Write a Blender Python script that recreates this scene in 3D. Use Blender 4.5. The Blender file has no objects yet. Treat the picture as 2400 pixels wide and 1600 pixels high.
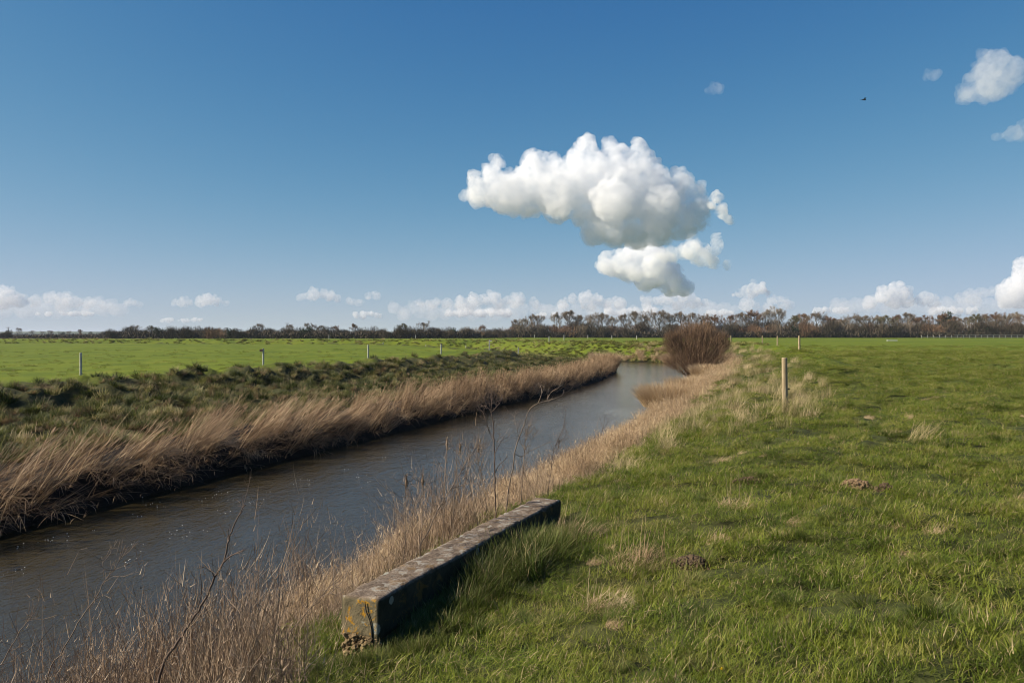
import bpy, math, random
import numpy as np
from mathutils import Vector, Matrix, Euler

random.seed(7); rng = np.random.default_rng(7)
SC = bpy.context.scene
COL = SC.collection
R = math.radians

# ------------------------------------------------------------------ camera
EYE = 1.65
cd = bpy.data.cameras.new('camera'); cam = bpy.data.objects.new('camera', cd); COL.objects.link(cam)
cam.location = (0, 0, EYE); cam.rotation_euler = (R(90 - 0.46), 0, 0)
cd.lens = 28.0; cd.sensor_width = 36.0; cd.clip_start = 0.05; cd.clip_end = 60000
SC.camera = cam

# ------------------------------------------------------------------ light
SUN_EL, SUN_AZ = R(35), math.atan2(-1.0, -0.18)          # azimuth from +Y towards +X
w = bpy.data.worlds.new('World'); SC.world = w; w.use_nodes = True
nt = w.node_tree; nt.nodes.clear()
wo = nt.nodes.new('ShaderNodeOutputWorld'); bg = nt.nodes.new('ShaderNodeBackground')
sky = nt.nodes.new('ShaderNodeTexSky'); sky.sky_type = 'NISHITA'; sky.sun_disc = False
sky.sun_elevation = SUN_EL; sky.sun_rotation = SUN_AZ
sky.air_density = .6; sky.dust_density = .2; sky.ozone_density = 10; sky.altitude = 0
# per-channel grading of the sky (the photograph's film response)
sep = nt.nodes.new('ShaderNodeSeparateColor'); com = nt.nodes.new('ShaderNodeCombineColor')
nt.links.new(sky.outputs[0], sep.inputs[0])
def wm(op, a, b):
    n = nt.nodes.new('ShaderNodeMath'); n.operation = op
    for i, v in enumerate((a, b)):
        if isinstance(v, (int, float)): n.inputs[i].default_value = v
        else: nt.links.new(v, n.inputs[i])
    return n.outputs[0]
for k, (M_, n_, K_) in enumerate(((.55, 2.0, .0106), (.68, 1.5, .063), (.86, .5, None))):
    v = wm('POWER', wm('MULTIPLY', sep.outputs[k], .075), n_)
    f = v if K_ is None else wm('DIVIDE', v, wm('ADD', v, K_))
    nt.links.new(wm('MULTIPLY', f, M_/.1), com.inputs[k])
bg.inputs['Strength'].default_value = 0.0575
nt.links.new(com.outputs[0], bg.inputs[0]); nt.links.new(bg.outputs[0], wo.inputs[0])
sd = bpy.data.lights.new('sun', 'SUN'); sun = bpy.data.objects.new('sun', sd); COL.objects.link(sun)
sd.energy = 5.0; sd.angle = R(0.53); sd.color = (1.0, 0.89, 0.72)
sv = Vector((math.sin(SUN_AZ)*math.cos(SUN_EL), math.cos(SUN_AZ)*math.cos(SUN_EL), math.sin(SUN_EL)))
sun.rotation_euler = sv.to_track_quat('Z', 'Y').to_euler(); sun.location = (0, 0, 60)
vs = SC.view_settings; vs.view_transform = 'Standard'; vs.look = 'None'; vs.gamma = 1; vs.exposure = 0.8
SC.cycles.max_bounces = 26; SC.cycles.diffuse_bounces = 3; SC.cycles.glossy_bounces = 3
SC.cycles.transmission_bounces = 4; SC.cycles.transparent_max_bounces = 48; SC.cycles.volume_bounces = 24
SC.cycles.use_denoising = True; SC.cycles.filter_width = 1.0; SC.cycles.volume_step_rate = .35; SC.cycles.volume_max_steps = 512

# ------------------------------------------------------------------ helpers
def tag(o, label=None, cat=None, group=None, kind=None):
    if label: o['label'] = label
    if cat: o['category'] = cat
    if group: o['group'] = group
    if kind: o['kind'] = kind
    return o
def link(name, me, mat=None, parent=None, loc=None):
    o = bpy.data.objects.new(name, me); COL.objects.link(o)
    if mat is not None and me is not None:
        me.materials.clear(); me.materials.append(mat)
    if parent is not None: o.parent = parent
    if loc is not None: o.location = loc
    return o
def empty(name, loc=(0, 0, 0), rz=0):
    o = link(name, None, loc=loc); o.rotation_euler = (0, 0, rz); o.empty_display_size = .2; return o
def mesh_np(name, V, F3=None, F4=None, cols=None, smooth=False):
    me = bpy.data.meshes.new(name)
    V = np.asarray(V, np.float32).reshape(-1, 3)
    n3 = 0 if F3 is None else len(F3); n4 = 0 if F4 is None else len(F4)
    me.vertices.add(len(V)); me.vertices.foreach_set('co', V.ravel())
    loops = []
    if n3: loops.append(np.asarray(F3, np.int32).ravel())
    if n4: loops.append(np.asarray(F4, np.int32).ravel())
    L = np.concatenate(loops) if loops else np.zeros(0, np.int32)
    me.loops.add(len(L)); me.loops.foreach_set('vertex_index', L)
    me.polygons.add(n3 + n4)
    st = np.concatenate([np.arange(n3)*3, n3*3 + np.arange(n4)*4]).astype(np.int32)
    me.polygons.foreach_set('loop_start', st)
    me.polygons.foreach_set('loop_total', np.concatenate([np.full(n3, 3), np.full(n4, 4)]).astype(np.int32))
    me.polygons.foreach_set('use_smooth', np.full(n3 + n4, smooth))
    if cols is not None:
        a = me.attributes.new('Col', 'FLOAT_COLOR', 'POINT')
        c = np.ones((len(V), 4), np.float32); c[:, :cols.shape[1]] = cols
        a.data.foreach_set('color', c.ravel())
    me.update(calc_edges=True); return me
class Acc:
    def __init__(s): s.V = []; s.F3 = []; s.F4 = []; s.C = []; s.n = 0
    def add(s, V, F3=None, F4=None, C=None):
        V = np.asarray(V, float).reshape(-1, 3)
        s.V.append(V)
        if F3 is not None and len(F3): s.F3.append(np.asarray(F3) + s.n)
        if F4 is not None and len(F4): s.F4.append(np.asarray(F4) + s.n)
        s.C.append(np.zeros((len(V), 3)) if C is None else np.broadcast_to(np.asarray(C, float), (len(V), 3)))
        s.n += len(V)
    def mesh(s, name, smooth=False):
        return mesh_np(name, np.concatenate(s.V), np.concatenate(s.F3) if s.F3 else None,
                       np.concatenate(s.F4) if s.F4 else None, np.concatenate(s.C), smooth)
def tube(acc, pts, rad, k=5, C=(.5, .5, .5), cap=True):
    pts = np.asarray(pts, float); n = len(pts); rad = np.broadcast_to(np.asarray(rad, float), (n,))
    d = np.gradient(pts, axis=0); d /= np.linalg.norm(d, axis=1)[:, None] + 1e-9
    up = np.array([0.31, 0.17, 0.93]) if abs(d[0] @ np.array([.31, .17, .93])) < .9 else np.array([1., 0, .1])
    a = np.cross(d, up); a /= np.linalg.norm(a, axis=1)[:, None] + 1e-9; b = np.cross(d, a)
    th = np.arange(k)/k*2*np.pi
    V = pts[:, None] + rad[:, None, None]*(np.cos(th)[None, :, None]*a[:, None] + np.sin(th)[None, :, None]*b[:, None])
    i, j = np.meshgrid(np.arange(n-1), np.arange(k), indexing='ij'); j2 = (j+1) % k
    F4 = np.stack([i*k+j, i*k+j2, (i+1)*k+j2, (i+1)*k+j], -1).reshape(-1, 4)
    V = V.reshape(-1, 3); F3 = []
    if cap:
        V = np.concatenate([V, pts[:1], pts[-1:]]); q = n*k
        F3 = [(q, (m+1) % k, m) for m in range(k)] + [(q+1, (n-1)*k+m, (n-1)*k+(m+1) % k) for m in range(k)]
    acc.add(V, F3, F4, C)
def box(acc, c, s, rz=0, C=(.5, .5, .5)):
    x, y, z = np.asarray(s)/2
    P = np.array([[sx*x, sy*y, sz*z] for sz in (-1, 1) for sy in (-1, 1) for sx in (-1, 1)])
    ca, sa = math.cos(rz), math.sin(rz)
    P = np.stack([P[:, 0]*ca-P[:, 1]*sa, P[:, 0]*sa+P[:, 1]*ca, P[:, 2]], 1) + np.asarray(c)
    acc.add(P, None, [(0, 2, 3, 1), (4, 5, 7, 6), (0, 1, 5, 4), (2, 6, 7, 3), (0, 4, 6, 2), (1, 3, 7, 5)], C)

def hash2(i, j, s=0):
    i = i.astype(np.int64); j = j.astype(np.int64)
    h = (i*374761393 + j*668265263 + s*1442695041) & 0xffffffff
    h = ((h ^ (h >> 13))*1274126177) & 0xffffffff
    h = (h ^ (h >> 16)) & 0xffffffff
    return h/4294967295.0
def vnoise(x, y, s=0):
    i = np.floor(x); j = np.floor(y); fx = x-i; fy = y-j
    fx = fx*fx*(3-2*fx); fy = fy*fy*(3-2*fy)
    return (hash2(i, j, s)*(1-fx)+hash2(i+1, j, s)*fx)*(1-fy) + (hash2(i, j+1, s)*(1-fx)+hash2(i+1, j+1, s)*fx)*fy
def fbm(x, y, s=0, o=3):
    r = 0; a = .5; t = 0
    for k in range(o):
        r = r + a*vnoise(x, y, s+k); t += a; a *= .55; x = x*2.03+17; y = y*2.03-9
    return r/t
def sstep(a, b, x):
    t = np.clip((x-a)/(b-a), 0, 1); return t*t*(3-2*t)

# ------------------------------------------------------------------ river plan and terrain height
LW = np.array([(-15, -30), (-13.6, 0), (-12.3, 9), (-10.3, 16), (-7.6, 24.5), (-5.5, 30.5), (-1.2, 43.9), (3.7, 56.6), (8.3, 72),
               (11.6, 88), (12.0, 97), (9.5, 108), (2, 130), (-6, 156), (-20, 178), (-60, 196), (-115, 208), (-200, 220), (-400, 240), (-2500, 260)], float)
RW = np.array([(-7, -30), (-5.2, 0), (-4.4, 6), (-2.7, 12), (-1.2, 17), (.9, 22), (3.1, 28), (5.0, 34), (7.0, 41), (10.5, 52),
               (14.4, 66), (17.8, 80), (20.6, 96), (23.5, 107), (22.5, 116), (17, 119), (12, 130), (4, 158), (-12, 188), (-58, 206), (-113, 219), (-198, 231), (-400, 252), (-2500, 272)], float)
WATER = -2.35
def seg_dist(x, y, P):
    best = np.full(x.shape, 1e18)
    side = np.zeros(x.shape)
    for (ax, ay), (bx, by) in zip(P[:-1], P[1:]):
        dx, dy = bx-ax, by-ay; L2 = dx*dx+dy*dy
        t = np.clip(((x-ax)*dx+(y-ay)*dy)/L2, 0, 1)
        d = (x-ax-t*dx)**2+(y-ay-t*dy)**2
        m = d < best
        cr = dx*(y-ay)-dy*(x-ax)
        # at joints prefer the segment whose line is farther
        side = np.where(m, cr, side); best = np.where(m, d, best)
    return np.sqrt(best), side
def inside(x, y, P):
    c = np.zeros(x.shape, bool); n = len(P)
    for k in range(n):
        ax, ay = P[k]; bx, by = P[(k+1) % n]
        m = ((ay > y) != (by > y))
        with np.errstate(divide='ignore', invalid='ignore'):
            xi = (bx-ax)*(y-ay)/(by-ay+1e-12)+ax
        c ^= m & (x < xi)
    return c
RIVPOLY = np.concatenate([LW, RW[::-1]])
def river(x, y):
    """signed: t distance from the water, sd = -1 left bank, +1 right bank, 0 in the water"""
    x = np.asarray(x, float); y = np.asarray(y, float)
    dl, _ = seg_dist(x, y, LW); dr, _ = seg_dist(x, y, RW)
    ins = inside(x, y, RIVPOLY)
    # wobble of the water's edge
    sdv = np.where(ins, 0, np.where(dl < dr, -1, 1))
    return np.where(ins, -np.minimum(dl, dr), np.minimum(dl, dr)), sdv
LP = np.array([(-6, -3.3), (-1.2, -2.75), (0, -2.42), (.22, -1.95), (.5, -1.62), (3, -1.50), (5, -1.42), (8.6, -1.34), (10.8, -1.12), (12.5, -.46), (13.6, -.31), (17, -.42), (1e5, -.42)])
RP = np.array([(-6, -3.3), (-1.2, -2.75), (0, -2.42), (.3, -2.1), (1.4, -1.5), (2.6, -.92), (3.2, -.66), (3.7, -.52), (4.6, -.42), (6, -.22), (7.6, -.08), (9.5, 0), (1e5, 0)])
RP2 = np.array([(-6, -3.3), (-1.2, -2.75), (0, -2.42), (.5, -2.1), (1.5, -1.86), (2.5, -1.42), (3.4, -.97), (4.4, -.52), (5.6, -.20), (6.8, -.03), (8, .02), (10, 0), (1e5, 0)])
def te(t, y): return t/(1+.16*sstep(9, 15, y))
def H(x, y, fine=True):
    x = np.asarray(x, float); y = np.asarray(y, float)
    t, s = river(x, y)
    tw = t + (fbm(x*.9, y*.9, 5, 2)-.5)*np.clip(.5*np.abs(t), 0, .9)
    zl = np.interp(tw, LP[:, 0], LP[:, 1]); fy_ = sstep(9.5, 15, y); zr = np.interp(tw, RP[:, 0], RP[:, 1])*(1-fy_)+np.interp(tw, RP2[:, 0], RP2[:, 1])*fy_
    zr = zr + .37*sstep(18, 52, y)*sstep(3, 9, t)
    z = np.where(s < 0, zl, np.where(s > 0, zr, np.minimum(zl, zr)))
    dist = np.hypot(x, y)
    # rough hummocks on the banks, soft ones in the fields
    roughl = sstep(2, 5, t)*(1-sstep(13.5, 16, t))*(s < 0)
    roughr = sstep(2.5, 4, t)*(1-sstep(8.5, 10, t))*(s > 0)*sstep(10, 25, y)
    z = z + roughl*((fbm(x*1.1, y*1.1, 11, 3)-.5)*1.05 + (fbm(x*.35, y*.35, 19, 2)-.5)*.5)
    z = z + roughr*((fbm(x*1.3, y*1.3, 12, 3)-.5)*.50+(fbm(x*.5, y*.5, 14, 2)-.5)*.35)
    fld = sstep(3.5, 7, t)
    z = z + fld*((fbm(x*.55, y*.55, 21, 2)-.5)*.12*(1-sstep(30, 90, dist)*.5) + (fbm(x*2.4, y*2.4, 31, 3)-.5)*.24*(1-sstep(20, 60, dist)))
    z = z + sstep(60, 200, dist)*fld*(fbm(x*.05, y*.05, 41, 2)-.5)*.12
    return z
def H1(x, y): return float(H(np.array([x], float), np.array([y], float))[0])
def at(px, py, D):
    """world point seen in the photo at a (2400 px wide) place and a depth"""
    return np.array([(px-1200)/1867*D, D, EYE-(py-785)/1867*D])

# ------------------------------------------------------------------ materials
ALB = .80
def newmat(name):
    m = bpy.data.materials.new(name); m.use_nodes = True; m.node_tree.nodes.clear(); return m, m.node_tree
def N(nt, typ, **kw):
    n = nt.nodes.new('ShaderNode'+typ)
    for k, v in kw.items():
        if k in n.inputs: n.inputs[k].default_value = v
        else: setattr(n, k, v)
    return n
def ramp(nt, stops, fac):
    n = nt.nodes.new('ShaderNodeValToRGB'); cr = n.color_ramp
    while len(cr.elements) < len(stops): cr.elements.new(.5)
    for e, (p, c) in zip(cr.elements, stops): e.position = p; e.color = (*c, 1)
    nt.links.new(fac, n.inputs[0]); return n.outputs[0]
def noise(nt, scale, detail=3, vec=None, rough=.55, dist=0):
    n = N(nt, 'TexNoise', Scale=scale, Detail=detail, Roughness=rough, Distortion=dist)
    if vec is not None: nt.links.new(vec, n.inputs['Vector'])
    return n.outputs['Fac']
def mix(nt, fac, a, b, mode='MIX'):
    n = nt.nodes.new('ShaderNodeMix'); n.data_type = 'RGBA'; n.blend_type = mode
    for s, v in ((0, fac), (6, a), (7, b)):
        if hasattr(v, 'is_linked') or isinstance(v, bpy.types.NodeSocket): nt.links.new(v, n.inputs[s])
        elif s == 0: n.inputs[0].default_value = v
        else: n.inputs[s].default_value = (*v, 1)
    return n.outputs[2]
def math_(nt, op, a, b=0, c=0, clamp=False):
    n = nt.nodes.new('ShaderNodeMath'); n.operation = op; n.use_clamp = clamp
    for i, v in enumerate((a, b, c)):
        if isinstance(v, bpy.types.NodeSocket): nt.links.new(v, n.inputs[i])
        else: n.inputs[i].default_value = v
    return n.outputs[0]
def mrange(nt, v, a, b, c=0, d=1):
    n = nt.nodes.new('ShaderNodeMapRange'); nt.links.new(v, n.inputs[0])
    for i, q in enumerate((a, b, c, d)): n.inputs[i+1].default_value = q
    return n.outputs[0]
def out_leaf(m, nt, col, trans=.35, rough=.6, spec=.25):
    p = N(nt, 'BsdfPrincipled', Roughness=rough); p.inputs['Specular IOR Level'].default_value = spec; col = mix(nt, 1.0, col, (ALB,)*3, 'MULTIPLY')
    nt.links.new(col, p.inputs['Base Color'])
    t = N(nt, 'BsdfTranslucent'); nt.links.new(col, t.inputs[0])
    mx = N(nt, 'MixShader'); mx.inputs[0].default_value = trans
    o = N(nt, 'OutputMaterial'); nt.links.new(p.outputs[0], mx.inputs[1]); nt.links.new(t.outputs[0], mx.inputs[2]); nt.links.new(mx.outputs[0], o.inputs[0])
def out_pbr(m, nt, col, rough=.85, bump=None, bstr=.5, bdist=.02, spec=.3):
    p = N(nt, 'BsdfPrincipled'); p.inputs['Specular IOR Level'].default_value = spec
    if isinstance(rough, bpy.types.NodeSocket): nt.links.new(rough, p.inputs['Roughness'])
    else: p.inputs['Roughness'].default_value = rough
    if isinstance(col, bpy.types.NodeSocket): nt.links.new(mix(nt, 1.0, col, (ALB,)*3, 'MULTIPLY'), p.inputs['Base Color'])
    else: p.inputs['Base Color'].default_value = (*col, 1)
    if bump is not None:
        b = N(nt, 'Bump', Strength=bstr, Distance=bdist); nt.links.new(bump, b.inputs['Height']); nt.links.new(b.outputs[0], p.inputs['Normal'])
    o = N(nt, 'OutputMaterial'); nt.links.new(p.outputs[0], o.inputs[0]); return p
def geopos(nt): return N(nt, 'NewGeometry').outputs['Position']

def mat_blade(name, ramp_stops, patch_scale=.6, patch2=None, trans=.35, tipcol=None, tipamt=.0, patchamt=.6, dead=0):
    """ramp over (random per blade, patches in the place) + optional second patch colour"""
    m, nt = newmat(name); pos = geopos(nt)
    a = N(nt, 'Attribute', attribute_name='Col'); sp = N(nt, 'SeparateColor'); nt.links.new(a.outputs['Color'], sp.inputs[0])
    n1 = mrange(nt, noise(nt, patch_scale, 3, pos), .32, .68)
    f = math_(nt, 'ADD', math_(nt, 'MULTIPLY', n1, patchamt), math_(nt, 'MULTIPLY', sp.outputs[0], 1-patchamt))
    c = ramp(nt, ramp_stops, f)
    if patch2:
        n2 = mrange(nt, noise(nt, patch2[0], 4, pos), patch2[1], patch2[2])
        c = mix(nt, math_(nt, 'MULTIPLY', n2, patch2[4] if len(patch2) > 4 else 1.0), c, patch2[3])
    if dead: c = mix(nt, math_(nt, 'GREATER_THAN', sp.outputs[2], 1-dead), c, (.46, .36, .19))
    if tipcol: c = mix(nt, math_(nt, 'MULTIPLY', math_(nt, 'POWER', sp.outputs[1], 2.5), tipamt), c, tipcol)
    out_leaf(m, nt, c, trans); return m
M = {}
M['grass'] = mat_blade('grass_blades', [(0, (.052, .088, .007)), (.35, (.130, .184, .015)), (.62, (.222, .260, .026)), (.85, (.31, .30, .065)), (1, (.46, .36, .19))], 1.7,
                       (2.3, .60, .72, (.27, .22, .10), .6), tipcol=(.22, .22, .06), tipamt=.35, dead=.10)
M['grass_l'] = mat_blade('grass_long', [(0, (.026, .056, .007)), (.5, (.090, .138, .015)), (.8, (.19, .21, .040)), (1, (.38, .31, .15))], .8, None, tipcol=(.26, .24, .09), tipamt=.5, dead=.06)
M['bank'] = mat_blade('bank_grass', [(0, (.012, .024, .005)), (.38, (.045, .072, .012)), (.58, (.15, .165, .035)), (.80, (.42, .34, .16)), (1, (.66, .53, .31))], .75, (1.3, .54, .64, (.24, .15, .09), .8), tipcol=(.3, .26, .13), tipamt=.4)
M['rough'] = mat_blade('rough_bank_blades', [(0, (.09, .11, .022)), (.28, (.24, .23, .07)), (.5, (.50, .40, .21)), (1, (.85, .66, .42))], .8)
M['bend'] = mat_blade('bend_grass', [(0, (.10, .13, .025)), (.45, (.24, .26, .055)), (.7, (.36, .33, .10)), (1, (.60, .46, .26))], .12)
M['straw'] = mat_blade('straw_blades', [(0, (.27, .175, .095)), (.5, (.58, .42, .25)), (1, (.84, .67, .44))], .9, None, .3)
M['reed'] = mat_blade('reed_stems', [(0, (.10, .058, .032)), (.5, (.34, .22, .12)), (1, (.80, .60, .37))], .5, None, .15, patchamt=.35)
M['weed'] = mat_blade('dry_weed_stems', [(0, (.11, .068, .045)), (.5, (.28, .19, .12)), (1, (.58, .45, .31))], .8, None, .1, patchamt=.3)
def mat_simple_noise(name, c1, c2, scale=4, rough=.85, bstr=.5, bdist=.02, vec=None):
    m, nt = newmat(name); tc = N(nt, 'TexCoord').outputs['Object'] if vec is None else None
    n = noise(nt, scale, 5, tc)
    c = ramp(nt, [(.3, c1), (.7, c2)], n); out_pbr(m, nt, c, rough, n, bstr, bdist); return m
M['twig'] = mat_simple_noise('bare_twigs', (.16, .12, .085), (.30, .235, .17), .3)
M['twig_red'] = mat_simple_noise('reddish_twigs', (.15, .085, .05), (.30, .18, .11), .3)
M['twig_green'] = mat_simple_noise('olive_twigs', (.12, .11, .05), (.25, .21, .11), .3)
M['twig_dark'] = mat_simple_noise('dark_twigs', (.05, .04, .028), (.13, .10, .068), .3)
M['twig_pale'] = mat_simple_noise('pale_twigs', (.26, .215, .165), (.42, .36, .28), .3)
M['bark'] = mat_simple_noise('bark', (.07, .06, .045), (.16, .14, .11), 3)
M['leafdark'] = mat_simple_noise('dark_evergreen', (.010, .022, .008), (.035, .055, .018), .6)
M['willow'] = mat_simple_noise('willow_twigs', (.12, .075, .045), (.28, .175, .105), 1.2)

# terrain material: colour by zones stored per vertex (r: green field, g: straw/rough, b: bare mud)
def mat_ground():
    m, nt = newmat('meadow_ground'); pos = geopos(nt)
    a = N(nt, 'Attribute', attribute_name='Col'); sp = N(nt, 'SeparateColor'); nt.links.new(a.outputs['Color'], sp.inputs[0])
    mp = N(nt, 'Mapping'); mp.inputs['Scale'].default_value = (1, .45, 1); nt.links.new(pos, mp.inputs[0]); v = mp.outputs[0]
    n1 = noise(nt, .5, 4, v); n2 = noise(nt, 6, 4, pos); n3 = noise(nt, .06, 3, pos); n4 = noise(nt, 2.2, 3, v)
    f = math_(nt, 'ADD', math_(nt, 'MULTIPLY', n1, .45), math_(nt, 'ADD', math_(nt, 'MULTIPLY', n3, .30), math_(nt, 'MULTIPLY', n2, .25)))
    gf = ramp(nt, [(.33, (.055, .088, .006)), (.46, (.108, .150, .008)), (.56, (.150, .190, .010)), (.70, (.23, .225, .035))], f)
    gf = mix(nt, sp.outputs[0], gf, ramp(nt, [(.35, (.030, .032, .010)), (.6, (.07, .085, .02)), (.75, (.12, .11, .04))], n2))
    gf = mix(nt, math_(nt, 'MULTIPLY', mrange(nt, n4, .60, .72), .35), gf, (.07, .10, .018))
    gr = ramp(nt, [(.3, (.02, .03, .009)), (.5, (.06, .06, .02)), (.7, (.13, .10, .045))], math_(nt, 'ADD', math_(nt, 'MULTIPLY', n4, .6), math_(nt, 'MULTIPLY', n2, .4)))
    mud = ramp(nt, [(.35, (.008, .006, .004)), (.7, (.024, .018, .012))], n2)
    plo = ramp(nt, [(.35, (.05, .035, .025)), (.65, (.10, .075, .055))], n1)
    c = mix(nt, sp.outputs[1], gf, gr); c = mix(nt, sp.outputs[2], c, mud)
    c = mix(nt, a.outputs['Alpha'], plo, c)
    out_pbr(m, nt, c, .9, math_(nt, 'ADD', n2, n4), .8, .06, .15); return m
M['ground'] = mat_ground()
def mat_water():
    m, nt = newmat('river_water'); pos = geopos(nt)
    mp = N(nt, 'Mapping'); mp.inputs['Rotation'].default_value = (0, 0, R(-18)); mp.inputs['Scale'].default_value = (1.0, .45, 1); nt.links.new(pos, mp.inputs[0])
    n1 = noise(nt, 3.0, 4, mp.outputs[0], .6, .3); n2 = noise(nt, 13, 4, mp.outputs[0], .6, .2); n3 = noise(nt, .25, 2, mp.outputs[0])
    h = math_(nt, 'ADD', math_(nt, 'MULTIPLY', n1, 1.0), math_(nt, 'MULTIPLY', n2, math_(nt, 'MULTIPLY', mrange(nt, n3, .35, .65, .5, 1), .75)))
    b = N(nt, 'Bump', Strength=.34, Distance=.10); nt.links.new(h, b.inputs['Height'])
    p = N(nt, 'BsdfPrincipled', Roughness=.06, IOR=1.34); p.inputs['Base Color'].default_value = (.038, .029, .012, 1)
    nt.links.new(b.outputs[0], p.inputs['Normal'])
    o = N(nt, 'OutputMaterial'); nt.links.new(p.outputs[0], o.inputs[0]); return m
M['water'] = mat_water()

# ------------------------------------------------------------------ terrain sheet
def build_ground():
    ys = [-14.0]
    while ys[-1] < 9000:
        y = ys[-1]; ys.append(y + max(.11, .0125*abs(y)) if y < 260 else y + .03*y)
    ys = np.array(ys); nu = 560
    u = np.linspace(-1, 1, nu)
    Y = np.repeat(ys, nu); hw = 12 + 1.15*np.maximum(ys+8, 4); X = (hw[:, None]*u[None]).ravel()
    Z = H(X, Y)
    t, s = river(X, Y)
    Z = np.where(Y > 600, np.where(t > 0, Z - .4*sstep(600, 900, Y), Z), Z)
    dist = np.hypot(X, Y)
    jit = (fbm(X*.8, Y*.8, 77, 2)-.5)*2
    rl = sstep(3.0, 4.0, t+jit)*(1-sstep(13.0, 15.0, t+jit*1.4)); rr = 1-sstep(4, 8.5, t+jit*1.5)
    rr = rr*(.55+.45*sstep(12, 30, Y))
    g = np.where(s < 0, np.maximum(rl, 1-sstep(3, 4, t)), np.where(s > 0, rr*.8*(1-.75*sstep(90, 105, Y)), 1))
    b = np.where(s < 0, (1-sstep(2.6, 3.8, t)), np.where(s > 0, 1-sstep(.4, 1.6, t), 1))
    # ploughed strip beyond the left-hand meadow
    pl = sstep(285, 300, Y)*(X < -Y*.44-10*0)
    C = np.stack([(1-sstep(14, 70, dist))*(s > 0), g, b, 1-pl], 1)
    i, j = np.meshgrid(np.arange(len(ys)-1), np.arange(nu-1), indexing='ij')
    F4 = np.stack([i*nu+j, i*nu+j+1, (i+1)*nu+j+1, (i+1)*nu+j], -1).reshape(-1, 4)
    me = mesh_np('ground', np.stack([X, Y, Z], 1), None, F4, C, True)
    o = link('ground', me, M['ground']); tag(o, kind='structure'); return o
build_ground()
def build_water():
    # follows the two water lines, a little under the banks
    # widen by 1.5 m each side
    from mathutils.geometry import tessellate_polygon
    def offs(P, sgn):
        T = np.gradient(P, axis=0); T /= np.linalg.norm(T, axis=1)[:, None]
        return P + sgn*np.stack([-T[:, 1], T[:, 0]], 1)*1.2
    A = offs(LW, 1); B = offs(RW, -1)
    V = [Vector((*p, WATER)) for p in np.concatenate([A, B[::-1]])]
    tris = tessellate_polygon([V])
    me = mesh_np('river', [tuple(v) for v in V], tris, None)
    bmn = [p.normal.z for p in me.polygons]
    if sum(bmn) < 0: me.flip_normals()
    o = link('river', me, M['water']); tag(o, kind='structure'); return o
build_water()
# ------------------------------------------------------------------ scattered growth (one object each, geometry nodes)
def ribbons(acc, base, az, lean, curve, length, width, segs=2, tint=None, faceaz=None, taper=1.0, bend_az=None):
    """blades: base (n,3); az direction of lean; lean = angle from vertical at the base; curve adds to it along the blade"""
    n = len(base); L = length[:, None]; s = np.linspace(0, 1, segs+1)
    ang = lean[:, None] + curve[:, None]*s[None]
    ds = L/segs
    r = np.concatenate([np.zeros((n, 1)), np.cumsum(np.sin(ang[:, :-1])*ds, 1)], 1)
    z = np.concatenate([np.zeros((n, 1)), np.cumsum(np.cos(ang[:, :-1])*ds, 1)], 1)
    P = np.stack([base[:, 0:1]+np.cos(az)[:, None]*r, base[:, 1:2]+np.sin(az)[:, None]*r, base[:, 2:3]+z], -1)
    fa = az+np.pi/2 if faceaz is None else faceaz
    W = np.stack([np.cos(fa), np.sin(fa), fa*0], -1)[:, None]*width[:, None, None]*.5
    wt = (1-s[:-1]**1.5*taper*.7)[None, :, None]
    A = P[:, :-1]-W*wt; B = P[:, :-1]+W*wt; T = P[:, -1:]
    V = np.concatenate([A, B, T], 1)            # per blade: segs A, segs B, 1 tip
    m = 2*segs+1; off = np.arange(n)[:, None]*m
    F4 = [np.stack([off[:, 0]+k, off[:, 0]+segs+k, off[:, 0]+segs+k+1, off[:, 0]+k+1], 1) for k in range(segs-1)]
    F3 = np.stack([off[:, 0]+segs-1, off[:, 0]+2*segs-1, off[:, 0]+2*segs], 1)
    tint = rng.random(n) if tint is None else tint
    C = np.zeros((n, m, 3)); C[..., 0] = tint[:, None]; C[..., 2] = rng.random(n)[:, None]
    hh = np.concatenate([s[:-1], s[:-1], [1]]); C[..., 1] = hh[None]
    acc.add(V.reshape(-1, 3), F3, np.concatenate(F4) if F4 else None, C.reshape(-1, 3))
def U(a, b, n): return rng.uniform(a, b, n)
def disc(n, r, z=0):
    a = U(0, 2*np.pi, n); q = r*np.sqrt(rng.random(n)); return np.stack([q*np.cos(a), q*np.sin(a), np.full(n, z)], 1), a, q
PROTO = {}
def proto(coll, mesh, mat):
    c = PROTO.get(coll)
    if c is None: c = PROTO[coll] = bpy.data.collections.new(coll)
    mesh.materials.append(mat)
    o = bpy.data.objects.new('%s_%02d' % (coll, len(c.objects)), mesh); c.objects.link(o)
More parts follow.
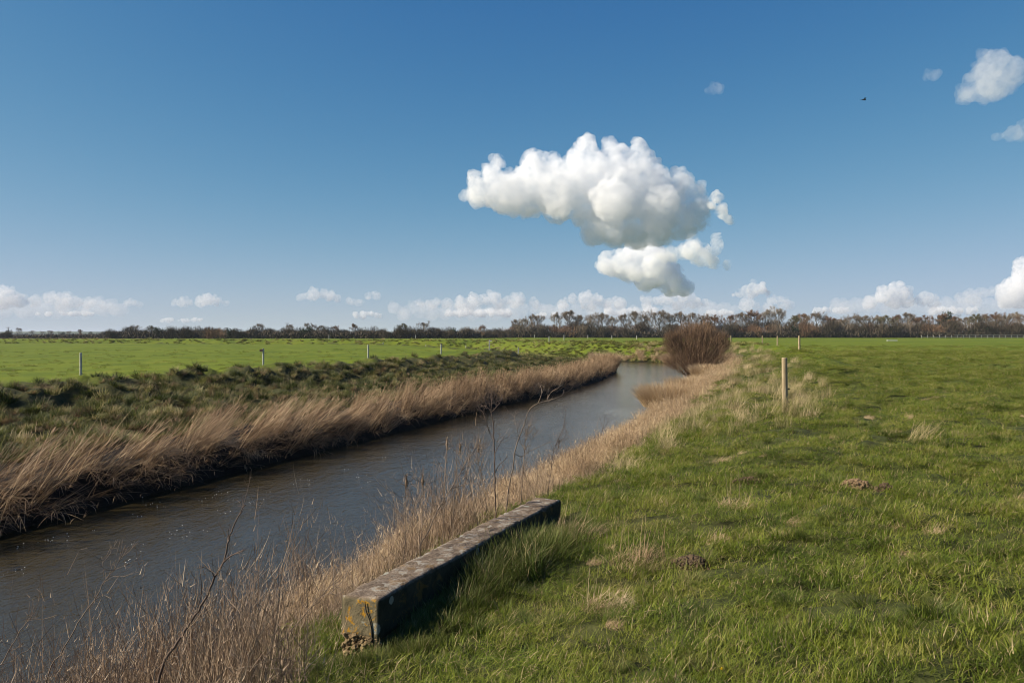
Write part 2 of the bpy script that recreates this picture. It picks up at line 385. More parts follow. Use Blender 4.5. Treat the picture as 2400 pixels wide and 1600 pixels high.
def scatter(name, coll, P, rot, scl, pid, label, cat):
    n = len(P)
    me = bpy.data.meshes.new(name); me.vertices.add(n); me.vertices.foreach_set('co', np.asarray(P, np.float32).ravel())
    a = me.attributes.new('rot', 'FLOAT_VECTOR', 'POINT'); a.data.foreach_set('vector', np.asarray(rot, np.float32).ravel())
    a = me.attributes.new('scl', 'FLOAT_VECTOR', 'POINT'); a.data.foreach_set('vector', np.asarray(scl, np.float32).ravel())
    a = me.attributes.new('pid', 'INT', 'POINT'); a.data.foreach_set('value', np.asarray(pid, np.int32))
    o = link(name, me)
    g = bpy.data.node_groups.new(name, 'GeometryNodeTree')
    g.interface.new_socket('Geometry', in_out='INPUT', socket_type='NodeSocketGeometry'); g.interface.new_socket('Geometry', in_out='OUTPUT', socket_type='NodeSocketGeometry')
    gi = g.nodes.new('NodeGroupInput'); go = g.nodes.new('NodeGroupOutput')
    ip = g.nodes.new('GeometryNodeInstanceOnPoints'); ci = g.nodes.new('GeometryNodeCollectionInfo')
    ci.inputs['Collection'].default_value = PROTO[coll]; ci.inputs['Separate Children'].default_value = True; ci.inputs['Reset Children'].default_value = True
    ip.inputs['Pick Instance'].default_value = True
    def att(nm, typ):
        q = g.nodes.new('GeometryNodeInputNamedAttribute'); q.data_type = typ; q.inputs['Name'].default_value = nm; return q.outputs[0]
    L = g.links.new
    er = g.nodes.new('FunctionNodeEulerToRotation'); L(att('rot', 'FLOAT_VECTOR'), er.inputs[0])
    L(gi.outputs[0], ip.inputs['Points']); L(ci.outputs[0], ip.inputs['Instance']); L(att('pid', 'INT'), ip.inputs['Instance Index'])
    L(er.outputs[0], ip.inputs['Rotation']); L(att('scl', 'FLOAT_VECTOR'), ip.inputs['Scale']); L(ip.outputs[0], go.inputs[0])
    md = o.modifiers.new('scatter', 'NODES'); md.node_group = g
    tag(o, label, cat, kind='stuff'); return o
# --- short meadow grass patches
for k in range(4):
    a = Acc(); n = 360; b, az, q = disc(n, .26, -.01)
    faz = U(0, 6.28, n); ln = U(.04, .095, n)
    ribbons(a, b, faz, U(.35, 1.4, n), U(.2, 1.2, n), ln, U(.0028, .0055, n), 3)
    proto('meadow_patch', a.mesh('meadow_patch'), M['grass'])
# --- long lush tufts, blades fall outwards / downwind
for k in range(4):
    a = Acc(); n = 170; b, az, q = disc(n, .10, -.02)
    faz = np.where(rng.random(n) < .55, az+rng.normal(0, .5, n), U(-.6, .6, n))
    ribbons(a, b, faz, U(.1, .7, n), U(.5, 1.5, n), U(.10, .21, n), U(.003, .0055, n), 4)
    proto('tuft', a.mesh('tuft'), M['grass_l'])
# --- rough tussocks: bigger, mixed dead and green
for k in range(4):
    a = Acc(); n = 150; b, az, q = disc(n, .24, -.05)
    faz = az+rng.normal(0, .9, n)
    ribbons(a, b, faz, U(.1, .9, n), U(.4, 1.5, n), U(.18, .46, n), U(.012, .024, n), 3)
    proto('tussock', a.mesh('tussock'), M['bank'])
for k in range(3):
    a = Acc(); n = 150; b, az, q = disc(n, .34, -.05)
    ribbons(a, b, az+rng.normal(0, 1.2, n), U(.1, .9, n), U(.4, 1.2, n), U(.2, .5, n), U(.03, .05, n), 2)
    proto('bend_tussock', a.mesh('bend_tussock'), M['bend'])
# --- fine straw
for k in range(4):
    a = Acc(); n = 110; b, az, q = disc(n, .22, -.03)
    ribbons(a, b, U(-1.2, 1.2, n) if k % 2 else U(0, 6.28, n), U(.0, .5, n), U(.1, .9, n), U(.30, .85, n), U(.004, .008, n), 4)
    proto('straw', a.mesh('straw'), M['rough'])
# --- laid, brushed-over straw (short, flat)
for k in range(3):
    a = Acc(); n = 130; b, az, q = disc(n, .16, -.01)
    ribbons(a, b, U(-1.0, .8, n)+(.7 if k == 1 else 0), U(.5, 1.1, n), U(.5, 1.1, n), U(.12, .30, n), U(.003, .006, n), 4)
    proto('laid_straw', a.mesh('laid_straw'), M['straw'])
# --- reeds that lean over the water (towards +x)
def reed_mesh(n, r, lean0, lean1, l0, l1, spread, nm, plume=.12, w=(.012, .020)):
    a = Acc(); b, az, q = disc(n, r, -.08)
    faz = rng.normal(0, spread, n); ln = U(l0, l1, n); le = U(lean0, lean1, n); cu = U(-.1, .75, n)
    tint = rng.random(n)
    ribbons(a, b, faz, le, cu, ln, U(w[0], w[1], n), 6, tint, faceaz=U(0, 3.14, n))
    # leaves hanging from stems
    m = n*2; idx = rng.integers(0, n, m); f = U(.2, .85, m)
    L = ln[idx]*f; an = le[idx]+cu[idx]*f*.5
    bp = b[idx]+np.stack([np.cos(faz[idx])*np.sin(an)*L, np.sin(faz[idx])*np.sin(an)*L, np.cos(an)*L], 1)
    ribbons(a, bp, faz[idx]+rng.normal(0, .8, m), an+U(.1, .6, m), U(.4, 1.6, m), U(.15, .42, m), U(.008, .016, m), 3, tint[idx]*.8)
    # feathery heads on some
    k = max(1, int(n*plume)); ids = rng.permutation(n)[:k]
    for i in ids:
        ang = le[i]+cu[i]*.5; tip = b[i]+np.array([math.cos(faz[i])*math.sin(ang), math.sin(faz[i])*math.sin(ang), math.cos(ang)])*ln[i]*.95
        q = 9
        ribbons(a, np.repeat(tip[None], q, 0)+rng.normal(0, .015, (q, 3)), np.full(q, faz[i])+rng.normal(0, .6, q), U(.2, 1.1, q), U(.2, .8, q), U(.08, .2, q), np.full(q, .014), 2, np.full(q, .35))
    return a.mesh(nm)
for k in range(5): proto('reed', reed_mesh(22, .24, .32, .85, 1.25, 2.05, .42, 'reed'), M['reed'])
for k in range(4): proto('reed_up', reed_mesh(26, .24, .05, .45, 1.2, 1.85, .7, 'reed_up', .2), M['reed'])
for k in range(3): proto('reed_hang', reed_mesh(16, .22, .9, 1.6, .7, 1.5, .55, 'reed_hang', 0), M['reed'])
# --- fluffy waterside grass, tall and pale
for k in range(4):
    a = Acc(); n = 70; b, az, q = disc(n, .22, -.05)
    ln = U(.55, 1.15, n); fz = rng.normal(.3, 1.1, n); le = U(0, .4, n); cu = U(0, .6, n)
    ribbons(a, b, fz, le, cu, ln, U(.005, .010, n), 4, faceaz=U(0, 3.14, n))
    m = n*4; idx = rng.integers(0, n, m); f = U(.45, 1.0, m); an = le[idx]+cu[idx]*f*.45; L = ln[idx]*f
    bp = b[idx]+np.stack([np.cos(fz[idx])*np.sin(an)*L, np.sin(fz[idx])*np.sin(an)*L, np.cos(an)*L], 1)
    ribbons(a, bp, U(0, 6.28, m), U(.2, 1.1, m), U(0, 1, m), U(.05, .16, m), U(.006, .012, m), 2)
    proto('fluffy', a.mesh('fluffy'), M['straw'])
# --- thin dry weeds: wiry stems with side twigs
for k in range(5):
    a = Acc(); n = 15; b, az, q = disc(n, .22, -.05)
    ln = U(.5, 1.15, n); fz = U(0, 6.28, n); le = U(0, .35, n); cu = U(-.1, .5, n)
    ribbons(a, b, fz, le, cu, ln, U(.003, .006, n), 5, faceaz=U(0, 3.14, n), taper=.8)
    m = n*6; idx = rng.integers(0, n, m); f = U(.3, .98, m); an = le[idx]+cu[idx]*f*.5; L = ln[idx]*f
    bp = b[idx]+np.stack([np.cos(fz[idx])*np.sin(an)*L, np.sin(fz[idx])*np.sin(an)*L, np.cos(an)*L], 1)
    ribbons(a, bp, U(0, 6.28, m), U(.3, .9, m), U(-.6, .2, m), U(.06, .22, m), U(.0028, .0045, m), 3, faceaz=U(0, 3.14, m))
    m2 = m; i2 = rng.integers(0, m, m2)
    ribbons(a, bp[i2]+rng.normal(0, .03, (m2, 3)), U(0, 6.28, m2), U(.2, 1.3, m2), U(-.5, .5, m2), U(.015, .05, m2), U(.005, .009, m2), 1)
    proto('weedy', a.mesh('weedy'), M['weed'])

def points(x0, x1, y0, y1, dens_fn, nmax=2_000_000, cell=None):
    """random points in a box kept with probability dens_fn(x, y, t, side)/dmax"""
    pass
def zone(y0, y1, per_m2, test, xpad=3.0, xmin=None, xmax=None):
    """random points of the strip y0..y1 inside a generously widened view, kept where test(x, y, t, side) > random"""
    hx = .80*max(y1, 2)+xpad
    xa = -hx if xmin is None else max(xmin, -hx); xb = hx if xmax is None else min(xmax, hx)
    n = int((xb-xa)*(y1-y0)*per_m2)
    if n <= 0: return np.zeros((0, 4))
    x = U(xa, xb, n); y = U(y0, y1, n); m = np.abs(x) < .80*np.maximum(y, 1)+xpad; x = x[m]; y = y[m]
    t, s = river(x, y)
    k = test(x, y, t, s) > rng.random(len(x)); x, y = x[k], y[k]
    return np.stack([x, y, H(x, y), t[k]], 1)
# the beam stands on the bank: keep growth out of it
BA = np.array([-1.070, 5.595]); BB = np.array([.405, 8.995]); BD = (BB-BA)/np.linalg.norm(BB-BA); BN = np.array([BD[1], -BD[0]])
def in_beam(x, y, pad=.0):
    u = (x-BA[0])*BD[0]+(y-BA[1])*BD[1]; v = (x-BA[0])*BN[0]+(y-BA[1])*BN[1]
    return (u > -pad) & (u < np.linalg.norm(BB-BA)+pad) & (np.abs(v) < .165+pad)
SOIL = [(2.73, 8.95, .26), (3.15, 12.3, .22), (4.55, 9.6, .20), (5.6, 12.1, .16), (2.1, 12.6, .2)]
def keep(x, y):
    r = 1.0-in_beam(x, y, .03)
    for (sx, sy, sr) in SOIL: r = r*(np.hypot((x-sx), (y-sy)*.8) > sr*.9)
    return r
def rots(n, tilt=.18): return np.stack([rng.normal(0, tilt, n), rng.normal(0, tilt, n), U(0, 6.283, n)], 1)
def sc3(n, a, b, za=1, zb=1): s = U(a, b, n); return np.stack([s, s, s*U(za, zb, n)], 1)

# meadow grass (near bank)
def g_right(x, y, t, s): return (s > 0)*sstep(2.0, 2.7, te(t, y)+(fbm(x*1.3, y*1.3, 3, 2)-.5)*1.2)*keep(x, y)
P = [zone(a, b, d, g_right) for a, b, d in ((-2, 2, 12), (2, 7, 24), (7, 12, 20), (12, 20, 12), (20, 34, 6.5), (34, 62, 2.2), (50, 95, .35))]
n0 = [len(p) for p in P]; P = np.concatenate(P); n = len(P)
S = sc3(n, .8, 1.35); hvar = .55+1.0*fbm(P[:, 0]*1.5, P[:, 1]*1.5, 55, 3); S[:, 2] *= .88*hvar**1.5
S[:, :2] *= (1+.022*np.clip(P[:, 1]-8, 0, 40))[:, None]; S[:, 2] *= 1+.015*np.clip(P[:, 1]-8, 0, 30)
scatter('meadow_grass', 'meadow_patch', P[:, :3], rots(n, .15), S, rng.integers(0, 4, n), 'short green grass covering the near bank and meadow', 'grass')
# lush long tufts in drifts over the near bank
def g_tuft(x, y, t, s):
    return (s > 0)*sstep(2.4, 3.2, te(t, y))*keep(x, y)*(sstep(.50, .60, fbm(x*1.3, y*1.3, 61, 3))*1.0 + .05 + .35*(1-sstep(4.5, 6.5, t)))
P = np.concatenate([zone(a, b, d, g_tuft) for a, b, d in ((1, 7, 11), (7, 14, 8), (14, 26, 3.2), (26, 45, .8))]); n = len(P)
S = sc3(n, .45, 1.0, .5, .95)*(1+.012*np.clip(P[:, 1:2]-8, 0, 30))
# tall fresh grass along the sheltered side of the beam
m = 380; u = U(-.05, 3.65, m); v = .19+np.abs(rng.normal(0, .17, m)); X = BA[0]+BD[0]*u+BN[0]*v; Y = BA[1]+BD[1]*u+BN[1]*v
Sb = sc3(m, .9, 1.5, .9, 1.4)*(.6+.75*np.exp(-((u-1.9)/.9)**2))[:, None]
Pb = np.stack([X, Y, H(X, Y), X*0], 1)
P = np.concatenate([P, Pb]); S = np.concatenate([S, Sb])
m = 26; X = U(-1.30, -.78, m); Y = 5.50-U(0, .16, m)-(X+1.2)*.42; k_ = ~in_beam(X, Y, .02); X, Y = X[k_], Y[k_]; Pb = np.stack([X, Y, H(X, Y), X*0], 1)
P = np.concatenate([P, Pb]); S = np.concatenate([S, sc3(len(X), .5, .95, .6, 1.0)]); n = len(P)
scatter('tufted_grass', 'tuft', P[:, :3], rots(n, .2), S, rng.integers(0, 4, n), 'long lush green grass tufts on the near bank', 'grass')
# straw on the near side: thick by the water, thinning up the bank
def g_fluff(x, y, t, s):
    u = te(t, y)+(fbm(x*.7, y*.7, 71, 2)-.5)*1.3; top = 1.6+.5*sstep(8, 14, y)+1.1*sstep(30, 50, y)
    return (s > 0)*keep(x, y)*sstep(.15, .5, t)*(1-sstep(top, top+.5, u))*(.12+.88*sstep(7.5, 12, y))
P = np.concatenate([zone(a, b, d, g_fluff) for a, b, d in ((5, 12, 10), (12, 30, 8.5), (30, 60, 3.6), (60, 122, 1.5))]); n = len(P)
S = sc3(n, .7, 1.1, .4, .72)*(1+.006*np.clip(P[:, 1:2]-20, 0, 90)); R_ = rots(n, .12); R_[:, 2] = rng.normal(0, .9, n)
scatter('waterside_grass', 'fluffy', P[:, :3], R_, S, rng.integers(0, 4, n), 'tall pale dry grass along the near water edge', 'grass')
def g_straw(x, y, t, s):
    a = (s > 0)*keep(x, y)*sstep(1.9, 2.6, te(t, y))
    band = (1-sstep(5.0, 7.6, t+(fbm(x*.5, y*.5, 73, 2)-.5)*2.5))*sstep(11, 17, y)*(.30+.70*sstep(.40, .58, fbm(x*.45, y*.45, 75, 3)))
    return a*np.maximum(band, .004*(t < 9))
P = np.concatenate([zone(a, b, d, g_straw) for a, b, d in ((5, 14, 5), (14, 30, 4.2), (30, 60, 2.2), (60, 125, .7))]); n = len(P)
S = sc3(n, .6, 1.0, .4, .75)*(1+.008*np.clip(P[:, 1:2]-20, 0, 90)); R_ = rots(n, .15); R_[:, 2] = rng.normal(0, .8, n)
scatter('rough_straw', 'straw', P[:, :3], R_, S, rng.integers(0, 4, n), 'thin straw coloured grass on the upper near bank', 'grass')
def g_laid(x, y, t, s):
    return (s > 0)*keep(x, y)*sstep(3.2, 4, t)*(sstep(.60, .72, fbm(x*1.1, y*1.1, 81, 3))*.35+.05)*(1-.6*sstep(9, 12, t))
P = np.concatenate([zone(a, b, d, g_laid) for a, b, d in ((1, 8, 8), (8, 16, 5), (16, 30, 2))]); n = len(P)
R_ = rots(n, .12); R_[:, 2] = rng.normal(-.4, .9, n)
scatter('dead_grass', 'laid_straw', P[:, :3], R_, sc3(n, .3, .62), rng.integers(0, 3, n), 'flattened dead grass lying among the green on the near bank', 'grass')
# wiry dry weeds on the steep near bank
def g_weed(x, y, t, s): return (s > 0)*keep(x, y)*sstep(.2, .6, t)*(1-sstep(2.6, 3.3, te(t, y)+(fbm(x*2, y*2, 91, 2)-.5)*.8))
P = np.concatenate([zone(a, b, d, g_weed, xpad=3.5) for a, b, d in ((-2, 8, 27), (8, 14, 13), (14, 30, 1.5), (30, 50, .5))]); n = len(P)
R_ = rots(n, .18); 
hv = (.55+.70*sstep(.48, .66, fbm(P[:, 0]*1.2, P[:, 1]*1.2, 93, 2)))[:, None]; nl = ((1-sstep(6, 8, P[:, 1]))*(1-sstep(1.5, 2.4, P[:, 3])))[:, None]; hv = hv*(1-nl)+nl*U(1.0, 1.5, n)[:, None]
scatter('dry_weeds', 'weedy', P[:, :3], R_, sc3(n, .75, 1.1, .7, 1.0)*np.concatenate([hv*0+1, hv*0+1, hv], 1)*(.75+.25*hv), rng.integers(0, 5, n), 'wiry brown dead weeds on the steep near bank', 'weeds')
# left bank: tussocks between the reeds and the meadow, and on the outer bank of the bend
def g_tus(x, y, t, s):
    return np.where(s < 0, sstep(2.2, 3.2, t)*(1-sstep(12.2, 14.2, t+(fbm(x*.6, y*.6, 66, 2)-.5)*2)), 0)
P = np.concatenate([zone(a, b, d, g_tus, xmax=20) for a, b, d in ((8, 30, 5.5), (30, 60, 4.2), (60, 110, 2.0))]); n = len(P)
S = sc3(n, .6, 1.25, .6, 1.1)
scatter('tussock_grass', 'tussock', P[:, :3], rots(n, .25), S, rng.integers(0, 4, n), 'dark tussocky grass on the far bank above the reeds', 'grass')
def g_out(x, y, t, s): return (s > 0)*(y > 100)*(1-sstep(8, 11, t))+ (s < 0)*(y > 100)*(x > -12)*sstep(1, 3, t)*(1-sstep(6, 9, t))
P = np.concatenate([zone(100, 150, 1.3, g_out, xmin=-60, xmax=60), zone(150, 235, .45, g_out, xmin=-150, xmax=60)]); n = len(P)
S = sc3(n, .9, 1.6, .35, .6)
scatter('bend_grass', 'bend_tussock', P[:, :3], rots(n, .25), S, rng.integers(0, 3, n), 'rough grass on the banks beyond the bend of the river', 'grass')
def g_lfield(x, y, t, s): return (s < 0)*sstep(13, 15, t)*(.10+.5*sstep(.62, .74, fbm(x*.8, y*.8, 67, 3)))
P = np.concatenate([zone(a, b, d, g_lfield, xmax=0) for a, b, d in ((25, 60, 1.6), (60, 110, .6))]); n = len(P)
scatter('field_tufts', 'meadow_patch', P[:, :3], rots(n, .2), sc3(n, .8, 1.7, .9, 1.6), rng.integers(0, 4, n), 'small grass tufts dotted over the meadow across the river', 'grass')
# left bank reeds
def g_reed(x, y, t, s):
    wd = 2.1+1.6*(fbm(x*.3, y*.3, 68, 2)-.5)
    return (s < 0)*sstep(.0, .15, t)*(1-sstep(wd, wd+.5, t))*np.maximum(.15+.85*sstep(.36, .56, fbm(x*.7, y*.7, 69, 2)), .95*(t < 1.0))
P = np.concatenate([zone(a, b, d, g_reed, xpad=6, xmax=20) for a, b, d in ((6, 24, 2.3), (24, 34, 3.6), (34, 60, 5.0), (60, 100, 4))]); n = len(P)
up = rng.random(n) < sstep(22, 48, P[:, 1])*.85
for nm, mm, lab in (('leaning_reeds', ~up, 'brown reeds leaning over the water on the far bank'), ('standing_reeds', up, 'paler upright reeds along the far bank towards the bend')):
    Q = P[mm]; k = len(Q); R_ = rots(k, .10); R_[:, 2] = rng.normal(.35, .32, k)
    scatter(nm, 'reed' if nm[0] == 'l' else 'reed_up', Q[:, :3], R_, sc3(k, .75, 1.08, .75, 1.0)*(1-.18*sstep(26, 40, Q[:, 1:2])), rng.integers(0, 5 if nm[0] == 'l' else 4, k), lab, 'reeds')
def g_hang(x, y, t, s): return (s < 0)*(t < .7)*(t > -.1)*1.0
P = np.concatenate([zone(a, b, d, g_hang, xpad=6, xmax=20) for a, b, d in ((6, 30, 13), (30, 60, 8), (60, 98, 3))]); n = len(P)
P[:, 2] = np.maximum(P[:, 2], WATER+.25)+U(0, .35, n); R_ = rots(n, .15); R_[:, 2] = rng.normal(.2, .5, n)
scatter('overhanging_reeds', 'reed_hang', P[:, :3], R_, sc3(n, .5, .95), rng.integers(0, 3, n), 'broken reeds drooping from the far bank to the water', 'reeds')
# ------------------------------------------------------------------ concrete beam on the bank
def mat_concrete():
    m, nt = newmat('lichened_concrete'); tc = N(nt, 'TexCoord').outputs['Object']; g = N(nt, 'NewGeometry')
    n1 = noise(nt, 9, 6, tc, .7); n2 = noise(nt, 55, 4, tc, .7); n3 = noise(nt, 2.2, 3, tc)
    base = ramp(nt, [(.34, (.05, .034, .022)), (.46, (.13, .095, .068)), (.56, (.25, .195, .145)), (.68, (.44, .38, .30))], math_(nt, 'ADD', math_(nt, 'MULTIPLY', n1, .6), math_(nt, 'MULTIPLY', n2, .4)))
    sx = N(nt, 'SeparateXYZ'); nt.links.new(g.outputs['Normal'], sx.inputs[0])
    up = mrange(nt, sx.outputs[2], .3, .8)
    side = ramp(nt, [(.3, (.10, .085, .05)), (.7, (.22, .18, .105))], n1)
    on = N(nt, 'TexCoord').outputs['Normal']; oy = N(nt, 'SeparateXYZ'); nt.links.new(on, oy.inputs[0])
    side_shade = mrange(nt, math_(nt, 'ABSOLUTE', oy.outputs[1]), .5, .8)
    side = mix(nt, side_shade, side, ramp(nt, [(.35, (.018, .020, .010)), (.65, (.055, .050, .030))], n1))  # shade of the long sides painted into their colour as dark green-black
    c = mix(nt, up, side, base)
    # pale crusts on top, round pale rosettes on the sides
    cr = mrange(nt, noise(nt, 9, 5, tc, .6, 1.2), .56, .62)
    c = mix(nt, math_(nt, 'MULTIPLY', cr, math_(nt, 'MULTIPLY', up, .75)), c, (.36, .34, .29))
    vo = N(nt, 'TexVoronoi', Scale=5.5, Randomness=1.0); nt.links.new(tc, vo.inputs['Vector'])
    dd = math_(nt, 'ADD', vo.outputs['Distance'], math_(nt, 'MULTIPLY', n2, .12))
    rs_ = mrange(nt, dd, .30, .27); sc = N(nt, 'SeparateColor'); nt.links.new(vo.outputs['Color'], sc.inputs[0])
    rs_ = math_(nt, 'MULTIPLY', rs_, math_(nt, 'GREATER_THAN', sc.outputs[0], .62))
    c = mix(nt, math_(nt, 'MULTIPLY', rs_, .8), c, (.33, .33, .27))
    # orange lichen
    ol = mrange(nt, noise(nt, 7.5, 5, tc, .7, .8), .555, .60); ol2 = mrange(nt, n3, .40, .52)
    ol = math_(nt, 'MULTIPLY', math_(nt, 'MULTIPLY', math_(nt, 'MULTIPLY', ol, ol2), math_(nt, 'SUBTRACT', 1.0, math_(nt, 'MULTIPLY', side_shade, .8))), math_(nt, 'SUBTRACT', 1.0, math_(nt, 'MULTIPLY', up, .85)))
    c = mix(nt, ol, c, (.42, .22, .02))
    out_pbr(m, nt, c, .92, math_(nt, 'ADD', n1, math_(nt, 'MULTIPLY', n2, .6)), .7, .02, .2); return m
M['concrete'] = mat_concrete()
M['rubble'] = mat_simple_noise('flint_rubble', (.07, .042, .018), (.34, .25, .13), 22)
M['crack'] = mat_simple_noise('dark_crack', (.01, .009, .007), (.02, .017, .012), 20)
import bmesh
def build_beam():
    L = float(np.linalg.norm(BB-BA)); W = .305; Hh = .285
    ang = math.atan2(BD[1], BD[0])
    root = empty('concrete_beam', (BA[0], BA[1], -.19), ang)
    tag(root, 'long weathered concrete beam with lichen lying on the grassy bank beside the river', 'concrete beam')
    nx, ny, nz = 92, 9, 8
    bm = bmesh.new(); bmesh.ops.create_cube(bm, size=1)
    for v in bm.verts: v.co = Vector(((v.co.x+.5)*L, v.co.y*W, (v.co.z-.5)*Hh))
    ed = [e for e in bm.edges if abs(e.verts[0].co.x-e.verts[1].co.x) > 1]
    bmesh.ops.subdivide_edges(bm, edges=ed, cuts=nx, use_grid_fill=True)
    ed = [e for e in bm.edges if abs(e.verts[0].co.y-e.verts[1].co.y) > .2]
    bmesh.ops.subdivide_edges(bm, edges=ed, cuts=ny, use_grid_fill=True)
    ed = [e for e in bm.edges if abs(e.verts[0].co.z-e.verts[1].co.z) > .2]
    bmesh.ops.subdivide_edges(bm, edges=ed, cuts=nz, use_grid_fill=True)
    from mathutils import noise as mn
    for v in bm.verts:
        p = v.co
        # rounded arrises, chipped in places
        ey = max(0, abs(p.y)-(W/2-.014)); ez = max(0, -Hh*0+p.z+.014); ex = max(0, max(-p.x+.012, p.x-(L-.012)))
        chip = max(0, mn.noise(p*7)-.1)*.05 + max(0, mn.noise(p*23)-.15)*.02
        if ey > 0 and ez > 0: p.y -= math.copysign(.005+chip, p.y); p.z -= .004+chip*.8
        if ex > 0 and ez > 0: p.z -= .004+chip; p.x += (.004+chip)*(1 if p.x < 1 else -1)
        q = Vector((mn.noise(p*5+Vector((9, 0, 0))), mn.noise(p*5+Vector((0, 9, 0))), mn.noise(p*6+Vector((0, 0, 9)))))
        p += q*.0065 + Vector((0, mn.noise(Vector((p.x*1.3, 3, 1)))*.012, mn.noise(Vector((p.x*1.1, 7, 2)))*.010))
        # the far end is a little eaten away below its top
    me = bpy.data.meshes.new('block'); bm.to_mesh(me); bm.free()
    for f in me.polygons: f.use_smooth = True
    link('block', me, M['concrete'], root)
    # rubble footing showing under the near end
    a = Acc(); rs = random.Random(4)
    bm = bmesh.new(); bmesh.ops.create_icosphere(bm, subdivisions=2, radius=1); iv = np.array([v.co[:] for v in bm.verts]); fi = np.array([[v.index for v in f.verts] for f in bm.faces]); bm.free()
    for i in range(260):
        x = rs.uniform(.0, .42); y = rs.uniform(-.145, .15); z = rs.uniform(-.50, -.275)
        r = rs.uniform(.009, .024)
        if i < 170: x = rs.uniform(-.012, .03)
        d = 1+.35*np.array([mn.noise(Vector(v*2.6)+Vector((i*3.1, 0, 0)))*1.6 for v in iv])
        a.add(iv*d[:, None]*r*np.array([rs.uniform(.8, 1.3), rs.uniform(.8, 1.3), rs.uniform(.6, 1)])+np.array([x, y, z]), fi)
    box(a, (.235, 0, -.42), (.45, .27, .27))
    link('footing', a.mesh('footing'), M['rubble'], root)
    a = Acc(); tube(a, [(-.0065, -.045, -.03), (-.0065, -.055, -.09), (-.0065, -.085, -.15), (-.0065, -.10, -.21), (-.0065, -.105, -.285)], [.003, .004, .004, .005, .006], 5)
    link('crack', a.mesh('crack'), M['crack'], root)
build_beam()

# ------------------------------------------------------------------ posts
M['post_wood'] = (lambda: (lambda m, nt: (out_pbr(m, nt, ramp(nt, [(.3, (.20, .15, .085)), (.55, (.38, .30, .18)), (.8, (.50, .42, .29))],
    (lambda mp: (nt.links.new(N(nt, 'TexCoord').outputs['Object'], mp.inputs[0]), noise(nt, 9, 5, mp.outputs[0], .6, .6))[1])((lambda q: (setattr(q.inputs['Scale'], 'default_value', (3, 3, .35)), q)[1])(N(nt, 'Mapping')))), .75, None), m)[1])(*newmat('peeled_timber')))()
M['post_pale'] = mat_simple_noise('weathered_grey_timber', (.30, .30, .27), (.56, .55, .50), 8)
M['black'] = mat_simple_noise('black_plastic', (.012, .012, .012), (.02, .02, .02), 20, .5)
M['board_brown'] = mat_simple_noise('brown_board', (.09, .06, .04), (.15, .10, .07), 9)
M['board_white'] = mat_simple_noise('white_board', (.70, .70, .66), (.80, .80, .77), 9)
def post(name, x, y, h, r, mat, label, group, ins=0, board=None, tilt=(0, 0), cat='post'):
    z = H1(x, y); root = empty(name, (x, y, z-.02)); root.rotation_euler = (tilt[0], tilt[1], 0)
    a = Acc(); k = 14
    zs = [-.35, 0, h*.33, h*.66, h-.02, h-.006, h]; rr = [r*1.06, r*1.05, r*1.02, r*1.0, r*.97, r*.93, r*.80]
    tube(a, [(0, 0, q) for q in zs], rr, k)
    link('shaft', a.mesh('shaft', False), mat, root)
    for i in range(ins):
        a = Acc(); zz = h*(.44, .205)[i]; tube(a, [(r*.9, 0, zz), (r+.045, -.004, zz), (r+.05, -.006, zz)], [.008, .009, .004], 8)
        tube(a, [(r+.03, -.003, zz-.018), (r+.03, -.003, zz), (r+.03, -.003, zz+.018)], [.014, .017, .013], 8)
        link('insulator', a.mesh('insulator'), M['black'], root)
    if board:
        kind, dx, w_, hh_, zc, mt = board
        a = Acc(); box(a, (dx, -r-.012, zc), (w_, .02, hh_)); link('board', a.mesh('board'), M[mt], root)
    return tag(root, label, cat, group)
near = 'timber posts along the near bank'
post('timber_post', 5.90, 17.2, 1.21, .060, M['post_wood'], 'tallest looking timber post, round and pale, closest to the camera on the near bank', near, 2, tilt=(0, R(-.7)))
post('timber_post', 19.7, 54.6, 1.21, .075, M['post_wood'], 'timber post second nearest on the near bank, right of the straw grass', near, 2, tilt=(0, R(-.5)))
post('timber_post', 30.0, 90.0, 1.2, .08, M['post_wood'], 'timber post third nearest on the near bank', near)
post('timber_post', 37.1, 118., 1.2, .08, M['post_wood'], 'timber post at the edge of the meadow, left of the third nearest one', near)
post('timber_post', 36.3, 132., 1.2, .09, M['post_wood'], 'timber post just right of the willow bush', near)
post('timber_post', 36.5, 233., 1.25, .11, M['post_pale'], 'pale post in the meadow just left of the willow bush', near)
post('timber_post', 33.5, 267., 1.25, .11, M['post_pale'], 'pale post beyond the river bend, middle of three before the tall trees', near)
post('timber_post', 30.5, 320., 1.3, .12, M['post_pale'], 'pale post beyond the river bend, leftmost of three before the tall trees', near)
post('timber_post', 10.0, 355., 1.5, .13, M['post_pale'], 'tiny post far beyond the bend in front of the left end of the tall trees', near)
far = 'pale posts across the river'
fp = [(189, 37.5, 'pale grey post nearest on the meadow across the river, leftmost of its row', None),
      (617, 50.5, 'pale post with a small brown board on its top left', ('b', -.12, .19, .16, 1.07, 'board_brown')),
      (863, 71.5, 'plain pale post between the brown board post and the dark capped one', None),
      (1034, 87., 'pale post with a small dark cap across the river', ('b', -.0, .17, .06, 1.16, 'board_brown')),
      (1147, 101., 'pale post with a small white board pointing right', ('b', .17, .30, .10, 1.06, 'board_white')),
      (1215, 119., 'pale post with a dark top right of the white board post', ('b', 0, .17, .09, 1.13, 'board_brown')),
      (1271, 134., 'slim pale post at the tip of the far bank above the straw', None),
      (1184, 150., 'small pale post standing behind the dark topped one across the river', None),
      (1092, 158., 'tiny pale post left of the white board post, far back in the meadow', None),
      (998, 166., 'tiny pale post far back in the meadow left of the dark capped post', None),
      (898, 172., 'tiny pale post farthest back in the meadow right of the plain one', None)]
